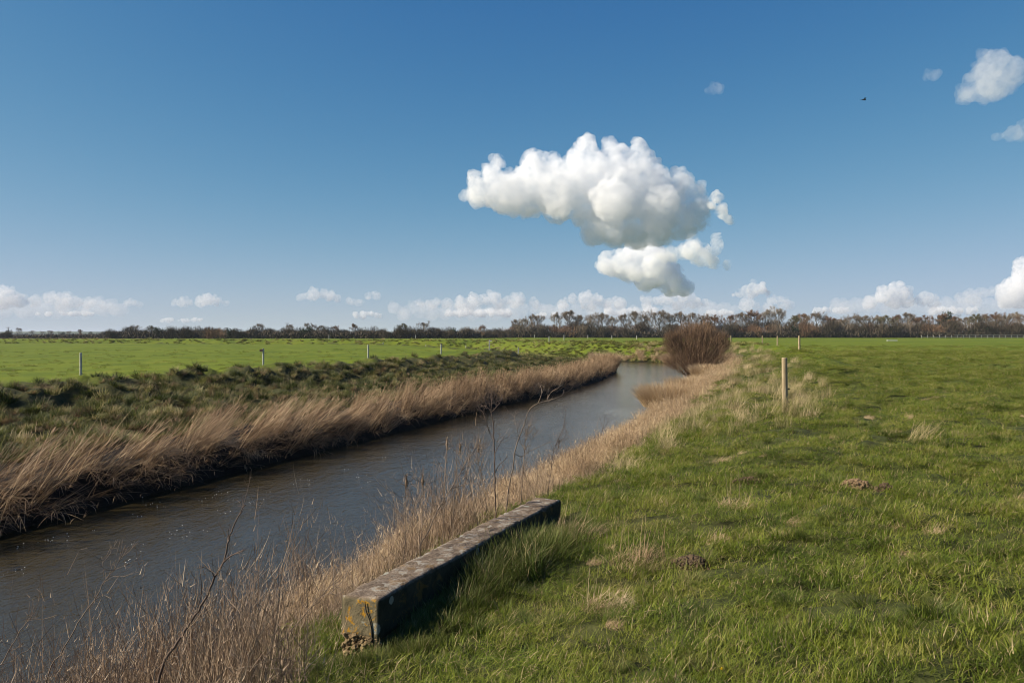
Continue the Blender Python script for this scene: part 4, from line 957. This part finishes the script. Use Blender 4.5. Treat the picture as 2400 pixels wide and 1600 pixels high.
# wood at the right
GR = 'bare trees of the right hand wood'
rt = [(1862, 738, 'brown1'), (1889, 733, 'brown0'), (1915, 731, 'round1'), (1945, 741, 'brown2'), (1973, 744, 'round0'), (2000, 737, 'tall2'), (2026, 734, 'round2'), (2054, 738, 'tall3'), (2078, 739, 'brown1'), (2103, 737, 'brown0'), (2125, 732, 'tall4'), (2145, 742, 'round1'),
      (2160, 738, 'brown2'), (2238, 740, 'brown0'), (2262, 737, 'round2'), (2285, 736, 'brown1'), (2310, 735, 'tall0'), (2334, 732, 'brown2'), (2358, 735, 'round0'), (2382, 730, 'tall3'), (2405, 733, 'brown0'), (2430, 736, 'round1')]
for i, (px, py, key) in enumerate(rt):
    put(key, px, 385+random.uniform(-8, 12), htop(py, 385), 'bare brown tree in the crowded row of the right hand wood', group=GR, wf=1.3)
put('brown0', 2203, 372, htop(735, 372), 'broad brown tree before the dark pine in the right hand wood', group=GR, wf=1.25)
put('ever0', 2216, 380, htop(728, 380), 'dark evergreen tree top rising behind the broad brown tree', name='pine_tree', wf=.75)
put('ever1', 2177, 384, htop(742, 384), 'narrow dark evergreen left of the broad brown tree', name='conifer', wf=.4)
# bushes before and below the tall row, and before the right hand wood
for i, px in enumerate(np.arange(1190, 2440, 21.)):
    key = ('bush0', 'bush1', 'bush2', 'dark0', 'bush3', 'bush0', 'dark1')[i % 7]; py = random.uniform(753, 766) if px < 1690 else random.uniform(748, 761)
    put(key, px+random.uniform(-6, 6), 366+random.uniform(-5, 5), htop(py, 366), 'leafless brown bush in the thicket at the foot of the tall trees' if px < 1690 else 'leafless brown bush in the thicket before the right hand wood', 'bush',
        'bushes below the tall trees' if px < 1690 else 'bushes before the right hand wood', wf=1.15)
for i, (px, lab) in enumerate(((1868, 'dark evergreen bush left of the middle of the right hand wood'), (2010, 'dark evergreen bush in the middle of the right hand wood'), (2083, 'dark evergreen bush right of the middle of the right hand wood'), (2290, 'dark evergreen bush behind the left part of the rail fence'), (2370, 'dark evergreen bush behind the right part of the rail fence'))):
    put('ever%d' % (i % 2), px, 364, htop(763, 364), lab, 'bush', 'evergreen bushes along the skyline', wf=1.3)
# low dark wood on the left
LD = 300.
for i, px in enumerate(np.arange(262, 1200, 19.)):
    key = ('dark0', 'dark1', 'bush1', 'dark0', 'bush3', 'dark1', 'ever0', 'dark0', 'bush2')[i % 9]; py = random.uniform(765, 773) if px < 950 else random.uniform(764, 770)
    put(key, px+random.uniform(-5, 5), LD+random.uniform(-5, 8)+(px > 950)*(px-950)*.18, (785-py)/1867*LD+EYE-.2, 'dark leafless bush in the low wood behind the left meadow', 'bush', 'bushes of the low dark wood', wf=1.15)
for px, py, key, lab in ((314, 762, 'round0', 'pale bare tree showing over the left end of the low dark wood'), (352, 763, 'brown1', 'small olive tree over the low dark wood, second from its left end'), (608, 758, 'round1', 'round bare tree over the low dark wood behind the brown board post'),
                         (679, 758, 'round2', 'thin pale bare tree over the low dark wood'), (727, 757, 'round0', 'widest pale tree crown over the low dark wood'), (752, 762, 'round1', 'pale crown right of the widest one over the low dark wood'), (786, 763, 'brown2', 'brownish tree left of the pair over the low dark wood'),
                         (830, 759, 'brown0', 'reddish bare tree over the middle of the low dark wood'), (944, 758, 'brown1', 'dark leafy tree over the right part of the low dark wood'), (993, 753, 'round2', 'lone round bare tree standing above the low dark wood'),
                         (1130, 762, 'brown2', 'brown tree just left of the tall row')):
    put(key, px, LD+8, (785-py)/1867*(LD+8)+EYE-.2, lab, group='trees over the low dark wood', wf=1.1)
put('bush0', 498, 268, 4.4, 'russet bush standing out before the low dark wood', 'bush', wf=1.2)
# very dark hedge bottoms, one object each
def hedge(name, pts, h, thick, n, mat, label, group=None, wd=(.25, .5)):
    """dense run of twiggy growth along a line; pts: (x, y)"""
    a = Acc(); P = np.array(pts, float); d = np.r_[0, np.cumsum(np.hypot(*np.diff(P, axis=0).T))]; s_ = rng.uniform(0, d[-1], n)
    x = np.interp(s_, d, P[:, 0])+rng.normal(0, thick*.5, n); y = np.interp(s_, d, P[:, 1])+rng.normal(0, thick*.5, n)
    hh = h*(.65+.5*fbm(s_/6+3, s_*0+1.5, 5, 3)); z = H(x, y)+rng.random(n)*hh*.8-.1
    if np.mean(y) > 900: z = z-.4
    o0 = np.array([P[0, 0], P[0, 1], 0])
    ribbons(a, np.stack([x, y, z], 1)-o0, U(0, 6.28, n), U(0, 1.2, n), U(-.3, .5, n), U(.25, .6, n)*h, U(wd[0], wd[1], n), 2, faceaz=rng.normal(0, .7, n))
    o = link(name, a.mesh(name), mat, loc=tuple(o0)); return tag(o, label, 'hedge', group)
hedge('hedge', [((x-1200)/1867*360, 360) for x in (1150, 1500, 1800, 2100, 2450)], 2.9, 1.5, 16000, M['twig_dark'], 'very dark thick hedge at the foot of the tall trees and right hand wood')
hedge('hedge', [((x-1200)/1867*297, 297+max(0, x-950)*.2) for x in (255, 600, 950, 1180)], 2.6, 1.5, 9000, M['twig_dark'], 'very dark undergrowth at the foot of the low left wood')
# far left: hedges, trees, telegraph pole, shed
FG = 'distant hedges on the left'
for (xa, xb, D, h, lab) in ((-60, 262, 335, 1.3, 'nearest dark hedge line on the far left skyline'), (-60, 300, 430, 1.6, 'second dark hedge line on the far left skyline'), (110, 420, 560, 2.2, 'third hedge line, ending behind the low wood on the left'), (-80, 400, 800, 3.0, 'farthest faint hedge line under the distant hills')):
    hedge('hedge', [((x-1200)/1867*D, D) for x in np.linspace(xa, xb, 6)], h, 1.2, 2600, M['twig_dark'], lab, FG, (.3, .6))
for px, py, D, key, lab, wf in ((44, 770, 700, 'round1', 'lone bare tree right of the telegraph pole on the far left', 1.1), (189, 775, 420, 'brown0', 'reddish tree near the left end of the low wood', 1.2), (74, 776, 850, 'round0', 'tiny far tree, first right of the lone bare tree', 1.3), (100, 777, 850, 'round2', 'tiny far tree, second right of the lone bare tree', 1.4),
                                (118, 776, 800, 'brown2', 'tiny far tree, third right of the lone bare tree', 1.5), (146, 776, 780, 'ever1', 'tiny dark far tree in the middle of the far left skyline', 1.0), (162, 777, 820, 'round1', 'tiny pale far tree left of the reddish one', 1.5), (212, 779, 700, 'brown1', 'tiny far tree right of the reddish one', 1.3), (236, 779, 520, 'dark0', 'dark bush touching the left end of the low wood', 1.2)):
    x = (px-1200)/1867*D; put(key, px, D, (785-py)/1867*D+EYE+.45, lab, group='small trees on the far left skyline', wf=wf)
put('dark1', 16, 330, 3.6, 'dark round bush at the left edge under the telegraph pole', 'bush', wf=1.0)
def pole():
    D = 420.; p = at(19, 766, D); z = H1(p[0], D); root = empty('telegraph_pole', (p[0], D, z)); h = p[2]-z
    a = Acc(); tube(a, [(0, 0, -.3), (0, 0, h*.5), (0, 0, h)], [.20, .18, .15], 8); link('mast', a.mesh('mast'), M['bark'], root)
    a = Acc(); box(a, (0, -.16, h-.35), (2.3, .12, .14)); link('crossarm', a.mesh('crossarm'), M['bark'], root)
    for q in (-1.05, 0, 1.05):
        a = Acc(); tube(a, [(q, -.16, h-.28), (q, -.16, h-.1), (q, -.16, h+.02)], [.05, .09, .05], 6); link('insulator', a.mesh('insulator'), M['post_pale'], root)
    tag(root, 'telegraph pole with a crossarm at the left edge of the skyline', 'telegraph pole')
pole()
def gable(name, px0, px1, D, zt, zw, depth, mw, mr, label, cat, rz=0):
    x0 = (px0-1200)/1867*D; x1 = (px1-1200)/1867*D; W = x1-x0; cx = (x0+x1)/2; z = H1(cx, D)-.1; root = empty(name, (cx, D, z), rz)
    zw -= z; zt -= z
    a = Acc(); box(a, (0, depth/2, zw/2), (W, depth, zw)); V = np.array([(-W/2, 0, zw), (-W/2, depth, zw), (-W/2, depth/2, zt-.1), (W/2, 0, zw), (W/2, depth, zw), (W/2, depth/2, zt-.1)]); a.add(V, [(0, 2, 1), (3, 4, 5)], None)
    link('wall', a.mesh('wall'), mw, root)
    a = Acc(); e = .3
    for s_, y0 in ((1, -e), (-1, depth+e)):
        zb = zw-e*(zt-zw)/(depth/2); V = [(-W/2-e, y0, zb), (W/2+e, y0, zb), (W/2+e, depth/2, zt), (-W/2-e, depth/2, zt)]; V += [(x, y, q+.12) for x, y, q in V]
        a.add(V, None, [(0, 1, 2, 3), (7, 6, 5, 4), (0, 4, 5, 1), (1, 5, 6, 2), (2, 6, 7, 3), (3, 7, 4, 0)])
    link('roof', a.mesh('roof'), mr, root)
    a = Acc(); box(a, (-W*.12, -.03, zw*.36), (W*.22, .06, zw*.72)); link('door', a.mesh('door'), M['board_brown'], root)
    return tag(root, label, cat)
M['brick'] = mat_simple_noise('red_brick', (.16, .07, .05), (.24, .11, .08), 1.5)
M['dark_roof'] = mat_simple_noise('dark_roofing', (.02, .022, .026), (.04, .042, .048), 1)
gable('barn', 1655, 1696, 392., 1.65+21.5/1867*392, 1.65+15/1867*392, 7., M['brick'], M['dark_roof'], 'brick barn with a dark roof half hidden behind the willow bush and trees', 'barn')
gable('white_shed', 31, 47, 345., 1.65-1.5/1867*345, 1.65-4.0/1867*345, 2.5, M['board_white'], M['board_white'], 'small low white shed by the dark round bush at the far left', 'shed')
# rail fence at the far right
def rail_fence():
    D = 345.; x0, x1 = (2160-1200)/1867*D, (2460-1200)/1867*D; z0 = H1((x0+x1)/2, D); root = empty('rail_fence', (x0, D, z0)); L_ = x1-x0; nP = int(L_/2.6)
    a0 = Acc(); box(a0, (0, 0, .55), (.16, .12, 1.5)); me = a0.mesh('fence_post')
    for i in range(nP+1):
        o = link('post', me, None, root, (i*2.6, 0, 0)); 
        if i == 0: me.materials.append(M['post_pale'])
    for q in (.55, 1.22):
        a = Acc(); xs = 0 if q < 1 else 14; box(a, ((L_+xs)/2, -.08, q), (L_-xs, .05, .12)); link('rail', a.mesh('rail'), M['post_pale'], root)
    tag(root, 'low pale post and rail fence along the far right edge of the meadow', 'fence')
rail_fence()
a = Acc(); box(a, (0, 0, .12), (2.2, .35, .18)); box(a, (-.8, 0, .0), (.12, .3, .2)); box(a, (.8, 0, .0), (.12, .3, .2))
px_ = at(2091, 799, 172.); o = link('wooden_beam', a.mesh('wooden_beam'), M['board_white'], loc=(px_[0], 172., H1(px_[0], 172.))); tag(o, 'pale wooden bar lying far out on the right hand meadow', 'wooden bar')
# hills on the skyline
def hill(D, x0, x1, h, mat, name, seed):
    n = 160; xs = np.linspace(x0, x1, n); e = np.sin(np.clip((xs-x0)/(x1-x0), 0, 1)*np.pi)**.5; top = h*(.72+.5*fbm(xs/900., xs*0+seed, seed, 4))*e
    rows = []
    for k, f in enumerate((0, .35, .7, .92, 1, .8, .0)):
        rows.append(np.stack([xs, np.full(n, D+(-700, -450, -220, -60, 0, 300, 900)[k]), top*f-2.5], 1))
    V = np.concatenate(rows); m = len(rows); i, j = np.meshgrid(np.arange(m-1), np.arange(n-1), indexing='ij')
    F = np.stack([i*n+j, i*n+j+1, (i+1)*n+j+1, (i+1)*n+j], -1).reshape(-1, 4)
    o = link(name, mesh_np(name, V, None, F, None, True), mat); tag(o, kind='structure')
def mat_hill(name, cs, sc):
    m, nt = newmat(name); mp = N(nt, 'Mapping'); mp.inputs['Scale'].default_value = (1, .35, 4); nt.links.new(geopos(nt), mp.inputs[0])
    vo = N(nt, 'TexVoronoi', Scale=sc, Randomness=1.0); nt.links.new(mp.outputs[0], vo.inputs['Vector']); s_ = N(nt, 'SeparateColor'); nt.links.new(vo.outputs['Color'], s_.inputs[0])
    out_pbr(m, nt, ramp(nt, cs, s_.outputs[0]), .95); return m
M['hill1'] = mat_hill('field_patchwork', [(.1, (.03, .04, .02)), (.35, (.09, .12, .04)), (.6, (.13, .15, .06)), (.9, (.07, .06, .04))], .008)
M['hill2'] = mat_hill('far_wooded_hill', [(.1, (.03, .04, .025)), (.5, (.07, .085, .05)), (.9, (.05, .05, .035))], .004)
hill(2600, -2500, -700, 15, M['hill1'], 'hill', 3)
hill(5600, -4600, 1500, 36, M['hill2'], 'hill', 8)
# bird
a = Acc(); p = at(2023, 235.5, 60.)
tube(a, [(-.16, 0, 0), (-.08, 0, .01), (0, 0, .015), (.10, 0, .005), (.16, 0, -.01)], [.012, .04, .05, .045, .012], 8)
a.add([(-.02, -.02, .03), (.08, -.02, .03), (.06, -.30, .07), (-.10, -.34, .06), (-.02, .02, .03), (.08, .02, .03), (.06, .30, .07), (-.10, .34, .06), (-.14, -.01, 0), (-.14, .01, 0), (-.28, .04, 0), (-.28, -.04, 0)], None, [(0, 1, 2, 3), (5, 4, 7, 6), (8, 9, 10, 11)])
o = link('bird', a.mesh('bird'), M['black'], loc=tuple(p)); tag(o, 'small dark bird flying in the blue sky right of the biggest cloud', 'bird')
# ------------------------------------------------------------------ clouds: closed lumpy bodies of white vapour, kilometres away
from mathutils import noise as mn
def cloud_mat(name, dens, k, lo=.40, hi=.62, sc=26., aniso=.0):
    """vapour whose density breaks up into wisps; k = metres per photo pixel at its distance"""
    m, nt = newmat(name); v = N(nt, 'VolumeScatter', Anisotropy=aniso); v.inputs['Color'].default_value = (.985, .99, 1, 1)
    n1 = noise(nt, 1/(sc*k), 6, geopos(nt), .68, .5)
    r = mrange(nt, n1, lo, hi); nt.links.new(math_(nt, 'MULTIPLY', r, dens), v.inputs['Density'])
    ab = N(nt, 'VolumeAbsorption'); ab.inputs['Color'].default_value = (0, .18, .55, 1); nt.links.new(math_(nt, 'MULTIPLY', r, dens*.034), ab.inputs['Density'])
    ad = N(nt, 'AddShader'); nt.links.new(v.outputs[0], ad.inputs[0]); nt.links.new(ab.outputs[0], ad.inputs[1])
    o = N(nt, 'OutputMaterial'); nt.links.new(ad.outputs[0], o.inputs['Volume']); return m
def cloud(puffs, D, label, mat, vox=3.0, amp=1.0, depth=1.0, group='clouds in the blue sky', flat=None, seed=0, name='cloud', sat=7):
    """puffs: (photo x, photo y, radius in photo pixels); real spheres joined into one skin, then billowed"""
    k = D/1867; rs = random.Random(seed); V = []; F = []
    ico = bpy.data.meshes.new('tmp'); 
    import bmesh
    bm = bmesh.new(); bmesh.ops.create_icosphere(bm, subdivisions=3, radius=1)
    iv = np.array([v.co[:] for v in bm.verts]); fi = np.array([[v.index for v in f.verts] for f in bm.faces]); bm.free()
    a = Acc(); cen = np.mean([at(p[0], p[1], D) for p in puffs], 0)
    for (px, py, r) in puffs:
        for q in range(3):
            c = at(px, py, D) - cen; rr = r*k*(1.08, .85, .75)[q]
            off = (0, 0, 0) if q == 0 else (rs.uniform(-.3, .3)*r*k, rs.uniform(-1, 1)*r*k*1.3*depth, rs.uniform(-.3, .15)*r*k)
            a.add(iv*rr + c + np.array(off), fi)
        for q in range(sat):                    # billows on its skin
            th = rs.uniform(0, 6.283); el = rs.uniform(-.5, 1.4); rr = r*k*rs.uniform(.22, .48)
            dv = np.array([math.cos(th)*math.cos(el), math.sin(th)*math.cos(el)*.8, math.sin(el)])
            a.add(iv*rr + c + dv*r*k*rs.uniform(.75, 1.12)*1.08, fi)
    me = a.mesh('tmp'); o = bpy.data.objects.new('tmp', me); COL.objects.link(o)
    md = o.modifiers.new('r', 'REMESH'); md.mode = 'VOXEL'; md.voxel_size = vox*k; md.use_smooth_shade = True
    dg = bpy.context.evaluated_depsgraph_get(); me2 = bpy.data.meshes.new_from_object(o.evaluated_get(dg)); bpy.data.objects.remove(o); bpy.data.meshes.remove(me)
    n = len(me2.vertices); co = np.zeros(n*3, np.float32); me2.vertices.foreach_get('co', co); co = co.reshape(-1, 3).astype(float)
    nr = np.zeros(n*3, np.float32); me2.vertices.foreach_get('normal', nr); nr = nr.reshape(-1, 3)
    p = (co+cen)/k
    def bil(s, sd):
        return np.array([abs(mn.noise(Vector((x/s+sd, y/s, z/s)))) for x, y, z in p])
    d = (bil(34, 3.1)*13 + bil(15, 7.7)*9 + bil(7, 1.3)*5 - 3)*amp
    co = co + nr*d[:, None]*k
    if flat is not None:                       # the base of a cumulus is flatter than its top
        zb = (EYE-(flat-785)*k) - cen[2]
        co[:, 2] = np.where(co[:, 2] < zb, zb+(co[:, 2]-zb)*.35, co[:, 2])
    me2.vertices.foreach_set('co', co.astype(np.float32).ravel()); me2.update()
    o = bpy.data.objects.new('tmp', me2); COL.objects.link(o); md = o.modifiers.new('r', 'REMESH'); md.mode = 'VOXEL'; md.voxel_size = vox*k*.8
    dg = bpy.context.evaluated_depsgraph_get(); me3 = bpy.data.meshes.new_from_object(o.evaluated_get(dg)); bpy.data.objects.remove(o); bpy.data.meshes.remove(me2); me2 = me3; me2.name = name
    ob = link(name, me2, mat, loc=cen); tag(ob, label, 'cloud', group); return ob
def crop(L, ox, oy, s): return [(ox+x*s, oy+y*s, r*s) for x, y, r in L]
CD = 6000.
MC = {}
def cm(tau_px, D=CD, lo=.40, hi=.62, sc=26.):     # density so that one optical depth is tau_px photo pixels at the clouds' distance
    key = (tau_px, D, lo)
    if key not in MC: MC[key] = cloud_mat('cloud_vapour', 1/(tau_px*D/1867), D/1867, lo, hi, sc)
    return MC[key]
main = crop([(320, 330, 38), (350, 400, 60), (485, 235, 38), (450, 310, 60), (360, 460, 80), (480, 430, 120), (600, 470, 130), (700, 400, 130), (740, 250, 85), (770, 330, 110),
             (880, 420, 165), (1000, 400, 170), (1100, 150, 72), (1060, 230, 90), (1150, 330, 150), (1270, 145, 50), (1300, 230, 90), (1350, 190, 62), (1465, 205, 80), (1440, 300, 120), (1380, 420, 170),
             (1540, 400, 130), (1600, 520, 170), (1740, 400, 80), (1790, 370, 50), (1700, 345, 38), (1840, 460, 70), (1860, 560, 85), (1800, 640, 100),
             (1250, 560, 160), (1100, 550, 120), (900, 550, 100), (700, 540, 80), (1160, 710, 90), (1300, 720, 100), (1450, 710, 110), (1600, 700, 110), (1750, 690, 80)], 1000, 300, .3401)
cloud(main, CD, 'largest white cumulus cloud with puffy top and long left arm, high over the river bend', cm(16, lo=.37, hi=.70), seed=1)
cloud(crop([(1250, 945, 60), (1330, 945, 78), (1420, 875, 72), (1500, 850, 70), (1580, 885, 66), (1570, 950, 95), (1640, 1000, 95), (1510, 1030, 85), (1690, 1070, 80), (1770, 1105, 50), (1400, 980, 78), (1450, 1000, 70)], 1000, 300, .3401), 9000.,
      'small ragged cumulus just under the biggest cloud', cm(13, 9000., .36, .68), seed=2)
cloud(crop([(1760, 850, 45), (1830, 840, 65), (1890, 870, 65), (1995, 750, 24), (2000, 830, 38), (1960, 920, 45), (2070, 945, 24), (1690, 870, 50), (1640, 890, 40), (1900, 900, 50)], 1000, 300, .3401), 8000.,
      'wispy torn cloud touching the lower right of the biggest cloud', cm(20, 8000.), seed=3)
cloud(crop([(1990, 470, 34), (1965, 540, 24), (2030, 580, 38), (2085, 635, 32)], 1000, 300, .3401), 4800., 'little wisp of cloud off the right edge of the biggest cloud', cm(14, 4800.), seed=4)
cloud([(1732, 687, 7), (1750, 681, 10), (1767, 668, 9), (1783, 678, 11), (1799, 687, 7), (1768, 685, 9), (1718, 691, 4)], 10500., 'small grey based cloud above the willow bush, right of the ragged cumulus', cm(12, 10500.), seed=5)
cloud(crop([(1390, 170, 65), (1440, 230, 95), (1340, 220, 55), (1490, 190, 60), (1300, 300, 55), (1380, 310, 50), (1250, 320, 24)], 1700, 80, .4464), CD, 'soft rounded cloud in the upper right corner of the sky', cm(55, lo=.34, hi=.80), seed=6)
cloud(crop([(1500, 530, 34), (1430, 540, 18), (1565, 510, 40)], 1700, 80, .4464), CD, 'faint cloud at the right edge, under the soft rounded one', cm(60, lo=.34, hi=.80), seed=7)
cloud([(2178, 176, 9), (2186, 182, 8)], CD, 'tiny faint puff left of the soft rounded cloud', cm(70, lo=.34, hi=.80), seed=8)
cloud([(1672, 208, 10), (1660, 212, 7), (1684, 212, 6)], CD, 'faint streak of cloud high above the right part of the biggest cloud', cm(90, lo=.34, hi=.80), seed=9)
low = [
 ('wide white cloud bank low at the left edge of the sky', [(0, 693, 18), (25, 690, 14), (50, 704, 14), (-30, 700, 22), (15, 708, 14)], 12),
 ('long low cloud trailing right beside the left edge bank', [(85, 705, 12), (118, 697, 13), (142, 700, 12), (172, 706, 11), (205, 712, 9), (240, 716, 6), (145, 714, 10), (255, 718, 4)], 14),
 ('tiny puff left of the pair of small low clouds', [(302, 710, 5), (312, 711, 5), (324, 712, 3)], 14),
 ('smaller of the pair of low clouds over the left wood', [(412, 709, 6), (426, 706, 7), (438, 709, 5)], 14),
 ('larger of the pair of low clouds over the left wood', [(468, 707, 8), (485, 701, 10), (500, 702, 10), (515, 707, 7), (530, 710, 4)], 12),
 ('low cloud with a pointed top left of the middle of the sky', [(705, 698, 7), (722, 694, 9), (735, 680, 7), (740, 688, 11), (758, 686, 10), (775, 693, 9), (795, 698, 6)], 12),
 ('small flat puff beside the pointed low cloud', [(822, 708, 5), (838, 708, 6), (848, 707, 4)], 16),
 ('small rounded puff right of the pointed low cloud', [(862, 695, 7), (875, 694, 8), (884, 697, 5)], 14),
 ('long flat cloud bank above the middle trees', [(985, 712, 7), (1015, 712, 9), (1045, 712, 10), (1080, 710, 13), (1110, 706, 13), (1135, 702, 12), (1160, 700, 13), (1190, 704, 13), (1215, 706, 12), (1250, 712, 8), (1100, 718, 10), (1170, 716, 12)], 12),
 ('lumpy white cloud bank above the row of tall trees', [(1320, 712, 12), (1345, 703, 12), (1372, 700, 14), (1398, 704, 12), (1425, 710, 11), (1455, 712, 9), (1380, 716, 12)], 11),
 ('white cloud bank low over the right end of the tall trees', [(1520, 712, 11), (1545, 706, 12), (1570, 702, 13), (1600, 700, 14), (1630, 708, 12), (1655, 713, 9), (1590, 716, 13)], 11),
 ('low pale cloud behind the twin tall trees', [(1745, 715, 12), (1770, 718, 10), (1820, 706, 12), (1840, 712, 12), (1800, 722, 10)], 13),
 ('white cumulus low above the right hand wood', [(2040, 710, 10), (2060, 700, 13), (2075, 685, 14), (2100, 682, 14), (2118, 690, 13), (2125, 705, 13), (2090, 706, 16)], 9),
 ('small cloud right of the white low cumulus', [(2155, 706, 9), (2172, 698, 9), (2185, 706, 11)], 12),
 ('grey streaky cloud low at the far right', [(2250, 700, 9), (2275, 692, 10), (2300, 690, 10), (2325, 684, 8), (2285, 704, 10)], 22),
 ('tall white cloud cut by the right edge of the photo', [(2400, 622, 16), (2378, 628, 7), (2365, 680, 18), (2390, 675, 20), (2360, 702, 15), (2390, 705, 18), (2350, 695, 10), (2420, 650, 30)], 9),
]
rr_ = random.Random(5)
for i, (lab, pf, tp) in enumerate(low):
    cloud([(x+rr_.uniform(-7, 7), y+rr_.uniform(-3, 3), r*rr_.uniform(.55, 1.15)) for x, y, r in pf for q in (0, 1, 2)], 13000., lab, cm(tp*1.3, 13000., .38, .72, 9.), vox=1.3, amp=.75, sat=10, group='low clouds along the horizon', seed=20+i)
for i, (xa, xb, y, lab) in enumerate(((930, 1320, 728, 'hazy pale layer of cloud low over the middle trees'), (1330, 1720, 727, 'hazy pale layer of cloud behind the tall bare trees'), (1960, 2460, 716, 'hazy grey layer of cloud low over the right hand wood'), (-60, 300, 722, 'hazy pale layer of cloud low at the left edge'))):
    rs = random.Random(90+i)
    cloud([(x+rs.uniform(-9, 9), y+rs.uniform(-8, 10), rs.uniform(7, 17)) for x in range(xa, xb, 9)], 15000., lab, cm(44, 15000., .30, .76, 16.), vox=2.0, amp=.6, group='hazy cloud layers near the skyline', seed=90+i, sat=2)
for i, (x, y, wd, h) in enumerate([(150, 734, 150, 3), (430, 750, 110, 2.4), (860, 737, 60, 4), (1120, 733, 150, 5), (1300, 740, 90, 4), (1480, 730, 120, 5), (1690, 735, 80, 4), (1950, 728, 90, 4), (2230, 730, 110, 5)]):
    rs = random.Random(i)
    cloud([(x+rs.uniform(-.5, .5)*wd, y+rs.uniform(-1, 1)*h, h*rs.uniform(.8, 1.6)) for q in range(int(wd/4))], 16000.,
          ['thin pale streak of cloud on the skyline at far left', 'thin pale streak of cloud above the start of the left wood', 'faint cloud streak under the small rounded puff', 'faint streak beneath the long flat cloud bank',
           'faint streak above the first tall trees', 'faint streak between the two lumpy cloud banks', 'faint streak just above the barn', 'faint streak left of the white low cumulus', 'faint streak low over the right hand wood'][i], cm(9, 16000., .3, .6, 8.), vox=1.2, amp=.25, group='thin cloud streaks on the skyline', seed=50+i)
# ------------------------------------------------------------------ air
def haze():
    a = Acc(); x0, x1, y0, y1, z0, z1 = -7000, 7000, -60, 9100, -4.6, 52
    V = [(x, y, z) for z in (z0, z1) for y in (y0, y1) for x in (x0, x1)]
    a.add(V, None, [(0, 2, 3, 1), (4, 5, 7, 6), (0, 1, 5, 4), (2, 6, 7, 3), (0, 4, 6, 2), (1, 3, 7, 5)])
    m, nt = newmat('thin_air'); v = N(nt, 'VolumePrincipled'); v.inputs['Color'].default_value = (.72, .82, 1, 1); v.inputs['Density'].default_value = HAZE; v.inputs['Anisotropy'].default_value = .1
    o = N(nt, 'OutputMaterial'); nt.links.new(v.outputs[0], o.inputs['Volume'])
    o = link('haze', a.mesh('haze'), m); tag(o, kind='stuff')
HAZE = .00009
if HAZE: haze()
